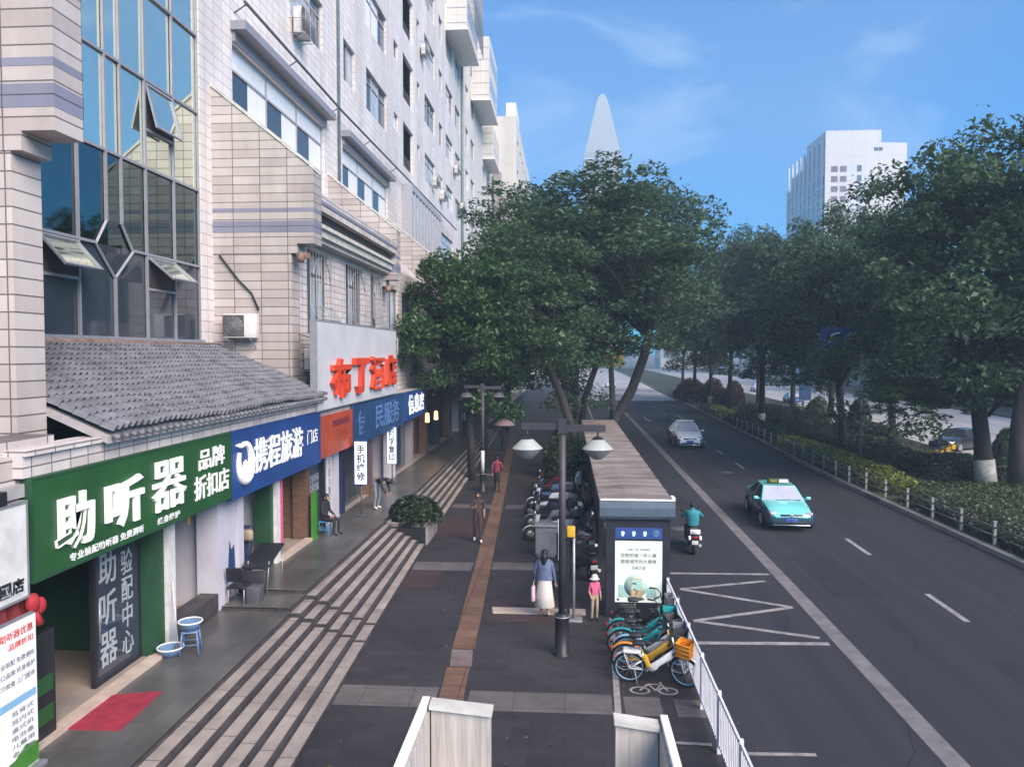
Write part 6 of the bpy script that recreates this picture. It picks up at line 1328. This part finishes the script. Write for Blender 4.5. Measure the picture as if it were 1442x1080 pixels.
def tree(label, base, cc, rad, trunk=None, r0=.2, kind='a', white=False, forks=7, group='street trees', rz=None, name='street_tree', fork_h=None):
    """base: foot of the trunk; cc: crown centre; rad: crown radii; trunk: optional list of path points"""
    NT[0] += 1; rr = random.Random(NT[0] * 13)
    t = thing(name, label, 'tree', base, 0, group)
    bx, by, bz = base; fh = fork_h or max(2.2, (cc[2] - rad[2] * .85) - bz); path = trunk or [(bx, by, bz - .1), (bx + (cc[0] - bx) * .12 + rr.uniform(-.1, .1), by + rr.uniform(-.1, .1), bz + fh * .5), (bx + (cc[0] - bx) * .35, by + (cc[1] - by) * .35, bz + fh)]
    b = MB(); n = len(path); b.tube(path, [r0 * 1.18] + [r0 * (1 - .3 * i / n) for i in range(1, n)], 9)
    top = Vector(path[-1])
    for k in range(forks):
        a = 2 * math.pi * k / forks + rr.uniform(-.4, .4); e = Vector((cc[0] + rad[0] * .62 * math.cos(a), cc[1] + rad[1] * .62 * math.sin(a), cc[2] + rad[2] * rr.uniform(-.25, .55)))
        if k == 0: e = Vector((cc[0], cc[1], cc[2] + rad[2] * .7))
        m1 = top.lerp(e, .4) + Vector((0, 0, rad[2] * .1)); m2 = top.lerp(e, .72) + Vector((rr.uniform(-.3, .3), rr.uniform(-.3, .3), rad[2] * .06))
        b.tube([top - Vector((0, 0, r0 * .5)), m1, m2, e], [r0 * .52, r0 * .36, r0 * .2, r0 * .06], 6)
        for q in range(3):
            s_ = m1.lerp(e, rr.uniform(.1, .8)); f_ = s_ + Vector((rr.uniform(-1, 1) * rad[0] * .3, rr.uniform(-1, 1) * rad[1] * .3, rr.uniform(-.1, .5) * rad[2] * .4)); b.tube([s_, s_.lerp(f_, .5) + Vector((0, 0, .15)), f_], [r0 * .15, r0 * .09, r0 * .03], 5)
    tk = b.build('trunk', 'bark', t)
    if white:
        d = Vector(path[1]) - Vector(path[0]); w_ = MB(); p0 = Vector((bx, by, bz)); p1 = p0 + d.normalized() * 1.15; w_.tube([p0 - Vector((0, 0, .05)), p1], [r0 * 1.22, r0 * 1.12], 12); w_.build('painted_base', 'whitewash', tk)
    me = CROWNS[kind][NT[0] % len(CROWNS[kind])]; c = bpy.data.objects.new('crown', me); COL.objects.link(c); c.parent = t
    c.location = (cc[0] - bx, cc[1] - by, cc[2] - bz); c.scale = rad; c.rotation_euler = (0, 0, rz if rz is not None else rr.uniform(0, 6.28))
    return t
GL = 'trees along the pavement'; GR = 'trees on the planted median'
tree('big leaning tree whose trunk bends out over the road behind the bus shelter', (1.25, 44.5, 0), (2.6, 46.5, 12.5), (6.9, 5.8, 5.6), [(1.25, 44.5, -.1), (1.9, 44.9, 1.2), (2.9, 45.4, 2.5), (3.9, 45.8, 4.3), (4.6, 46.0, 6.2), (4.9, 46.2, 7.5)], .34, 'b', forks=8, group=GL)
t = bpy.data.objects['street_tree']; b = MB(); b.tube([(2.75, 45.3, 2.3), (2.75, 45.4, 3.4), (2.65, 45.6, 5.5), (2.5, 46, 8.0), (1.8, 46.5, 11)], [.2, .18, .15, .12, .06], 8); b.build('side_stem', 'bark', t)
tree('round crowned tree close to the shop fronts beside the last blue sign', (-4.75, 38.6, 0), (-5.5, 39.0, 8.2), (2.9, 3.4, 4.4), None, .2, 'c', forks=6, group=GL)
tree('dense dark tree over the pavement between the shop tree and the leaning tree', (.7, 38.5, 0), (-2.0, 40.5, 8.6), (3.9, 4.2, 4.6), [(.7, 38.5, -.1), (.5, 38.6, 2), (-.2, 39, 4.2), (-1.0, 39.5, 6)], .24, 'a', group=GL)
tree('multi stemmed tree left of the leaning tree', (.4, 50, 0), (-2.2, 51, 12.0), (4.8, 5, 6.0), [(.4, 50, -.1), (.2, 50, 3), (-.4, 50.3, 6)], .26, 'a', group=GL)
tree('tree behind the leaning tree with crown above the bus lane', (1.0, 58, 0), (5.2, 58, 13.2), (6.6, 6, 6.4), [(1.0, 58, -.1), (1.4, 58, 3), (2.6, 58, 6.5)], .26, 'b', group=GL)
tree('tree standing by the dim second lamp beyond the shop tree', (-5.2, 49, 0), (-5.0, 50, 8.6), (3.2, 4, 4.8), None, .2, 'a', group=GL)
tree('tall pavement tree farther down the left row', (.8, 68, 0), (-.4, 68, 12.5), (6, 5.5, 7.4), None, .26, 'a', group=GL)
tree('fifth tree down the left row with crown touching the pale block', (-5.0, 64, 0), (-5.0, 64, 10.5), (3.4, 5, 5.4), None, .24, 'b', group=GL)
tree('tree in the left row below the grey spire', (1.0, 80, 0), (2.2, 80, 13.6), (6.4, 6, 6.6), None, .26, 'a', group=GL)
for k, (yy, lb) in enumerate(((94, 'far tree in the left row seen under the leaning trunk'), (112, 'very far tree in the left row before the road bends away'))):
    tree(lb, (1.2, yy, 0), (.2, yy, 13.0), (5.8, 6, 6.4), None, .25, 'b', group=GL)
tree('largest median tree with whitewashed foot at the right', (20.9, 39.7, 0), (19.3, 39.5, 10.3), (5.6, 5.6, 6.9), None, .42, 'a', True, forks=9, group=GR)
tree('thick dark trunked median tree at the right edge', (20.5, 36.4, 0), (23.6, 37.5, 11.8), (6.0, 5.6, 7.2), [(20.5, 36.4, -.1), (20.5, 36.4, 3), (21.0, 36.5, 6.4)], .36, 'b', forks=8, group=GR)
tree('median tree with forked trunk between the two clipped hedges', (17.3, 49.3, 0), (17.0, 49.5, 9.8), (4.9, 4.6, 5.2), [(17.3, 49.3, -.1), (17.25, 49.3, 2.2), (17.0, 49.3, 4.4)], .26, 'a', False, group=GR)
tree('median tree with whitewashed foot before the far blue car', (17.25, 69.2, 0), (17.2, 69, 11.6), (6.2, 5.6, 6.8), None, .28, 'b', True, group=GR)
tree('slim median tree set back by the far carriageway', (22.3, 66.3, 0), (22.4, 66, 12.2), (5.6, 5, 7.2), None, .24, 'a', True, group=GR)
tree('median tree rising above the hedge near the far black car', (22.6, 55, 0), (22.8, 55, 11.2), (5.6, 5, 6.4), None, .25, 'b', False, group=GR)
for k, (x, yy, lb) in enumerate(((17.6, 84, 'median tree just beyond the whitewashed one'), (18.0, 97.5, 'median tree with pale foot among the red brown shrubs'), (18.5, 112, 'median tree behind the red brown shrubs'), (19.5, 130, 'far median tree near the road bend'), (23.6, 82, 'set back median tree beside the blue banner'), (24.5, 100, 'set back median tree beyond the blue banner'))):
    tree(lb, (x, yy, 0), (x + .2, yy, 12.4), (6.0, 5.8, 7.2), None, .26, 'ab'[k % 2], k == 1, group=GR)
GF = 'trees beyond the far carriageway'
for k, (x, yy, h, lb) in enumerate(((56, 60, 12.5, 'tree beyond the far carriageway at the right edge'), (56, 76, 12.0, 'tree beyond the far carriageway behind the right median trees'), (55, 94, 11, 'tree on the far side opposite the blue banner'), (55, 114, 11, 'tree on the far side opposite the blue car'), (51, 136, 12, 'distant tree on the far side of the far carriageway'), (52, 160, 12, 'most distant tree on the far side'), (53, 46, 13, 'tree on the far side seen between the two thick trunks'))):
    tree(lb, (x, yy, 0), (x, yy, h - 2.4), (6.8, 6.6, 6.6), None, .3, 'ba'[k % 2], group=GF, fork_h=4.5)
tree('tall pale topped tree rising behind the right median trees', (30, 57, 0), (29.5, 57, 17.0), (6.5, 6, 6.5), None, .35, 'b', group=GF) if False else None

o = [k for k in bpy.data.objects if k.get('label') == 'largest median tree with whitewashed foot at the right'][0]
for (dx, dy, dz, sx, sz, a) in ((-3.6, -.2, 4.5, 2.6, 1.0, 1.0), (-1.6, 1.0, 4.3, 2.2, .9, 2.4), (1.4, -.6, 4.6, 2.2, 1.0, 4.0)):
    c = bpy.data.objects.new('low_branch', CROWNS['c'][0]); COL.objects.link(c); c.parent = o; c.location = (dx, dy, dz); c.scale = (sx, sx * .9, sz); c.rotation_euler = (0, 0, a)
b = MB()
for (dx, dy, dz) in ((-3.4, -.2, 4.4), (-1.6, 1.0, 4.2), (1.4, -.6, 4.5)): b.tube([(20.9, 39.7, 3.3), (20.9 + dx * .5, 39.7 + dy * .5, dz * .95), (20.9 + dx, 39.7 + dy, dz)], [.12, .07, .03], 6)
b.build('low_limb', 'bark', o)
# ------------------------------------------------------------------ hedges, shrubs and ground cover
def leafblob(name, label, cat, c, r, m, n, size, seed, group=None, box=True, kind=None, core='soil', wob=.06):
    """clipped hedge or shrub: dark twiggy core, leaves over its surface; c is the middle of the foot"""
    g = np.random.default_rng(seed); c = np.array(c, float); r = np.array(r, float)
    u = g.normal(0, 1, (n, 3)); p_ = 6 if box else 2
    u /= (np.abs(u) ** p_).sum(1)[:, None] ** (1 / p_); u[:, 2] = np.abs(u[:, 2])
    ph = np.sin(u[:, 0] * r[0] * 1.7 + seed) * np.cos(u[:, 1] * r[1] * 1.3 + seed * .7)
    C = c + u * r * (g.uniform(.86, 1.03, n)[:, None] + wob * ph[:, None])
    me = leaf_mesh(name, leaf_arrays(C - c, size, seed + 1, .8, .8), m); o = bpy.data.objects.new(name, me); COL.objects.link(o); o.location = c
    tag(o, label, cat, group, kind); WL[o.name] = Vector(c)
    b = MB(); k = .84
    vs = []
    for i in range(9):
        ph_ = math.pi / 2 * i / 8
        for j in range(20):
            a = 2 * math.pi * j / 20; d = np.array([math.cos(ph_) * math.cos(a), math.cos(ph_) * math.sin(a), math.sin(ph_)]); d /= (np.abs(d) ** p_).sum() ** (1 / p_); vs.append(tuple(c + d * r * k))
    b.add(vs, [(i * 20 + j, i * 20 + (j + 1) % 20, (i + 1) * 20 + (j + 1) % 20, (i + 1) * 20 + j) for i in range(8) for j in range(20)], True)
    b.build('branches', core, o); return o
HG = 'clipped hedges on the median'
leafblob('hedge', 'yellow green low hedge behind the fence in front of the forked median tree', 'hedge', (15.5, 45.5, 0), (1.0, 9.5, .75), 'leaf_yellow', 9000, .14, 1, HG)
leafblob('hedge', 'far short yellow green hedge behind the median fence', 'hedge', (16.2, 84, 0), (.8, 6, .8), 'leaf_yellow', 3000, .16, 2, HG)
leafblob('hedge', 'long dark clipped hedge behind the forked median tree', 'hedge', (18.6, 52, 0), (1.5, 8.5, 1.1), 'leaf_hedge', 12000, .13, 3, HG)
leafblob('hedge', 'big rounded dark hedge in front of the yellow bicycles', 'hedge', (20.5, 42.3, 0), (2.0, 2.2, .95), 'leaf_hedge', 8000, .12, 4, HG)
leafblob('hedge', 'dark hedge running along the far carriageway edge', 'hedge', (25.0, 69, 0), (1.0, 8, .7), 'leaf_hedge', 9000, .15, 5, HG)
leafblob('hedge', 'dark hedge around the whitewashed median tree ahead of the far blue car', 'hedge', (20.0, 72, 0), (2.2, 11, 1.3), 'leaf_hedge', 9000, .16, 6, HG)
leafblob('hedge', 'dark low hedge behind the fence near the whitewashed median tree', 'hedge', (15.9, 66, 0), (.9, 9, .8), 'leaf_hedge', 5000, .14, 7, HG)
leafblob('hedge', 'low lawn like hedge at the right edge below the thick trunks', 'hedge', (18.4, 32.5, 0), (3.2, 4.6, .55), 'leaf_lawn', 14000, .10, 8, HG)
leafblob('hedge', 'dark low hedge close behind the fence at the right edge', 'hedge', (15.2, 28.5, 0), (.75, 6, .5), 'leaf_hedge', 6000, .10, 9, HG)
SH = 'red brown shrubs on the median'
for k, (x, y, r_, h_, lb) in enumerate(((17.0, 104, 1.9, 2.6, 'red brown shrub nearest the road among the median shrubs'), (18.6, 99, 1.6, 3.4, 'tallest dark red shrub on the median'), (17.6, 112, 2.2, 2.4, 'red brown shrub behind the nearest one'), (19.2, 120, 2.4, 2.6, 'farthest red brown shrub on the median'), (20.6, 96, 1.4, 3.0, 'red brown shrub set back toward the far carriageway'))):
    leafblob('shrub', lb, 'shrub', (x, y, 0), (r_, r_ * 1.3, h_), 'leaf_red', 2200, .22, 20 + k, SH, False)
for k, (x, y, r_, h_, lb) in enumerate(((23.4, 74, 1.2, 2.6, 'loose green shrub by the far carriageway under the slim tree'), (25.2, 68.5, 1.0, 2.4, 'dark bush right of the slim set back tree'), (.1, 43, 1.2, 2.6, 'bushy green shrub in the strip behind the lamp'), (-.3, 40, 1.0, 2.2, 'green shrub beside the parked scooters under the trees'), (.3, 36.8, .9, 1.9, 'dark shrub at the far end of the scooter row'), (26.2, 47.5, .9, 1.7, 'dark bush at the edge of the far carriageway right of the black car'))):
    leafblob('shrub', lb, 'shrub', (x, y, 0), (r_, r_, h_), ['leaf_a', 'leaf_hedge', 'leaf_c', 'leaf_c', 'leaf_a', 'leaf_a'][k], 1800, .2, 40 + k, 'green shrubs', False, wob=.2)
o = leafblob('potted_shrub', 'dark green shrub growing in the stone planter', 'shrub', (-5.3, 26.3, .68), (.95, 1.15, .75), 'leaf_hedge', 2600, .13, 60, None, False, wob=.25)
# fallen leaves and scraps on the pavement and along the kerb
g = np.random.default_rng(8); n = 420
fx = np.concatenate([g.uniform(-4.2, 2.3, n), 2.8 + np.abs(g.normal(0, .25, n // 2)), 13.6 - np.abs(g.normal(0, .3, n // 3))]); fy = np.concatenate([g.uniform(10, 48, n), g.uniform(12, 60, n // 2), g.uniform(18, 70, n // 3)])
fz = np.where(fx < 2.6, .015, -.135)
me = leaf_mesh('fallen_leaves', leaf_arrays(np.stack([fx, fy, fz], 1), .06, 9, 1.0, .15), 'leaf_dry'); o = bpy.data.objects.new('fallen_leaves', me); COL.objects.link(o); tag(o, 'fallen leaves scattered on the pavement and gutters', 'fallen leaves', None, 'stuff')
# loose ground cover of the median: nobody could count it
g = np.random.default_rng(3); n = 12000
yy = 16 + 80 * g.uniform(0, 1, n) ** 1.5; xl = np.array([lerp_poly(KR, v) + .35 for v in yy]); xr = np.array([lerp_poly(KF, v) - .2 for v in yy]); xx = xl + (xr - xl) * g.uniform(0, 1, n)
me = leaf_mesh('ground_cover', leaf_arrays(np.stack([xx, yy, g.uniform(0, .08, n)], 1), .16, 9, .8, .7), 'leaf_lawn'); o = bpy.data.objects.new('ground_cover', me); COL.objects.link(o); tag(o, 'low ground cover plants over the median soil', 'ground cover', None, 'stuff')

# ------------------------------------------------------------------ distant buildings
hb = thing('hotel_tower', 'tall white tower block with stepped top behind the right trees', 'tower block', (89, 232, 0))
FY = 230.0; hx0, hx1 = 76.6, 100.0
b = MB(); b.box(hx0, hx1, FY, 250, 0, 68.4); b.box(hx0, hx1 - .1, 250, 262, 0, 66); b.box(hx0, hx1 - .2, 262, 270, 0, 62); b.build('wall', 'far_white', hb)
b = MB(); b.box(hx0, 92.6, FY + .02, 248, 68.4, 72.3); b.box(hx0 + 2, 90.5, FY + 6, 244, 72.3, 73.2); b.build('upper_block', 'far_white', hb)
b = MB(); b.box(93.5, 98.5, FY + 4, 246, 68.4, 69.6); b.build('side_block', 'far_white', hb)
b = MB(); b.box(hx0 - .35, hx0 - .01, FY + 1, 266, 46, 60); b.build('teal_glazing', 'far_teal', hb)
b = MB()
for k in range(5): zz = 45 + k * 3.6; b.box(hx0 - .5, hx0 - .2, FY + .6, 267, zz, zz + .5)
for k in range(9): yy_ = FY + 1 + k * 4.4; b.box(hx0 - .55, hx0 - .1, yy_, yy_ + .9, 22, 70)
b.build('facade_ribs', 'far_white', hb)
for r in range(9):
    for cx in (78.3, 80.9):
        b = MB(); zz = 60.2 - r * 2.95; b.box(cx, cx + 1.9, FY - .05, FY + .3, zz, zz + 1.7); b.box(cx + .85, cx + 1.05, FY - .12, FY - .05, zz, zz + 1.7); b.build('window', 'far_win_rose', hb)
for r in range(10):
    b = MB(); zz = 60.2 - r * 2.95; b.box(85.8, 87.1, FY - .05, FY + .3, zz, zz + 1.9); b.build('window', 'far_win', hb)
b = MB()
for (xx, zz) in ((90.6, 66.2), (91.9, 66.2), (97, 33), (95, 33), (93, 33)): b.box(xx, xx + 1.1, FY - .06, FY + .2, zz, zz + 1.0)
b.build('vent', 'far_win', hb)
hb.location.y += 6.5
sp = thing('spire_tower', 'pale stepped skyscraper tapering to a spire above the leaning tree', 'skyscraper', (33, 720, 0))
cx, cy = 32.5, 720
b = MB()
def tap(z0, z1, w0, w1): b.add([(cx - w0, cy - w0, z0), (cx + w0, cy - w0, z0), (cx + w0, cy + w0, z0), (cx - w0, cy + w0, z0), (cx - w1, cy - w1, z1), (cx + w1, cy - w1, z1), (cx + w1, cy + w1, z1), (cx - w1, cy + w1, z1)], [(0, 1, 5, 4), (1, 2, 6, 5), (2, 3, 7, 6), (3, 0, 4, 7), (4, 5, 6, 7)], False)
tap(0, 188, 17, 16.6); tap(188, 236, 15.8, 5.0); tap(236, 241, 4.8, 3.4); tap(241, 244, 3.2, 1.2); b.build('shaft', 'far_plain', sp)
b = MB()
for k in range(10): zz = 100 + k * 9; b.box(cx - 17.3, cx + 17.3, cy - 17.3, cy + 17.3, zz, zz + .8)
b.build('ledges', 'far_white', sp)
def block(label, x0, x1, y0, y1, h, m, fl=3.4, bayw=4.0, face='y', seed=0):
    t = thing('city_block', label, 'building', ((x0 + x1) / 2, y0, 0), 0, 'distant city blocks')
    b = MB(); b.box(x0, x1, y0, y1, 0, h); b.box(x0 + 1, x1 - 1, y0 + 1, y1 - 1, h, h + 1.6); b.build('wall', m, t)
    b = MB(); b.box(x0 - .25, x0 + .3, y0 - .25, y1 + .25, h - .6, h + .5); b.box(x0 + .3, x1 + .2, y0 - .24, y0 + .3, h - .601, h + .499); b.build('parapet', 'far_white', t)
    r = random.Random(seed)
    for k in range(int((h - 5) / fl)):
        b = MB(); zz = 4.6 + k * fl
        for i in range(int((y1 - y0 - 2) / bayw)): b.box(x0 - .04, x0 + .1, y0 + 1.2 + i * bayw, y0 + 1.2 + i * bayw + bayw * .6, zz, zz + fl * .5)
        for i in range(int((x1 - x0 - 2) / bayw)): b.box(x0 + 1.2 + i * bayw, x0 + 1.2 + i * bayw + bayw * .6, y0 - .04, y0 + .1, zz, zz + fl * .5)
        b.build('window_row', 'far_win', t)
    b = MB(); b.box(x0 - .6, x0 - .01, y0 + .5, y1 - .5, 3.2, 4.2); b.build('shop_fascia', r.choice(['sign_blue2', 'sign_orange', 'offwhite']), t)
block('pale low block beyond the far carriageway at the right edge', 60, 76, 44, 72, 14, 'far_white', seed=1)
block('cream block beyond the far carriageway behind the far trees', 60, 74, 76, 104, 15, 'beige_wall', seed=2)
block('white block opposite the far blue car', 60, 74, 108, 140, 13, 'far_white', seed=3)
block('grey block in the distance beyond the far carriageway', 58, 74, 146, 190, 16, 'far_grey', seed=4)
block('distant block closing the view down the road on the left', -16, -2, 240, 262, 20, 'far_white', seed=5)
block('distant block closing the view down the far carriageway', 40, 62, 330, 350, 22, 'beige_wall', seed=6)
block('distant pale block at the end of the road', 4, 30, 420, 440, 18, 'far_white', seed=7)

# ------------------------------------------------------------------ air
hz = MB(); hz.box(-150, 260, -60, 800, -1.6, 252)
mh = bpy.data.materials.new('thin haze'); mh.use_nodes = True; th = mh.node_tree; th.nodes.clear()
oh = th.nodes.new('ShaderNodeOutputMaterial'); pv = th.nodes.new('ShaderNodeVolumePrincipled'); pv.inputs['Color'].default_value = (.60, .80, 1.0, 1); pv.inputs['Density'].default_value = HAZE; pv.inputs['Anisotropy'].default_value = 0.0
th.links.new(pv.outputs[0], oh.inputs['Volume']); M['haze'] = mh
if HAZE > 0:
    o = hz.build('haze', 'haze'); tag(o, 'thin pale haze over the street', 'haze', None, 'stuff')
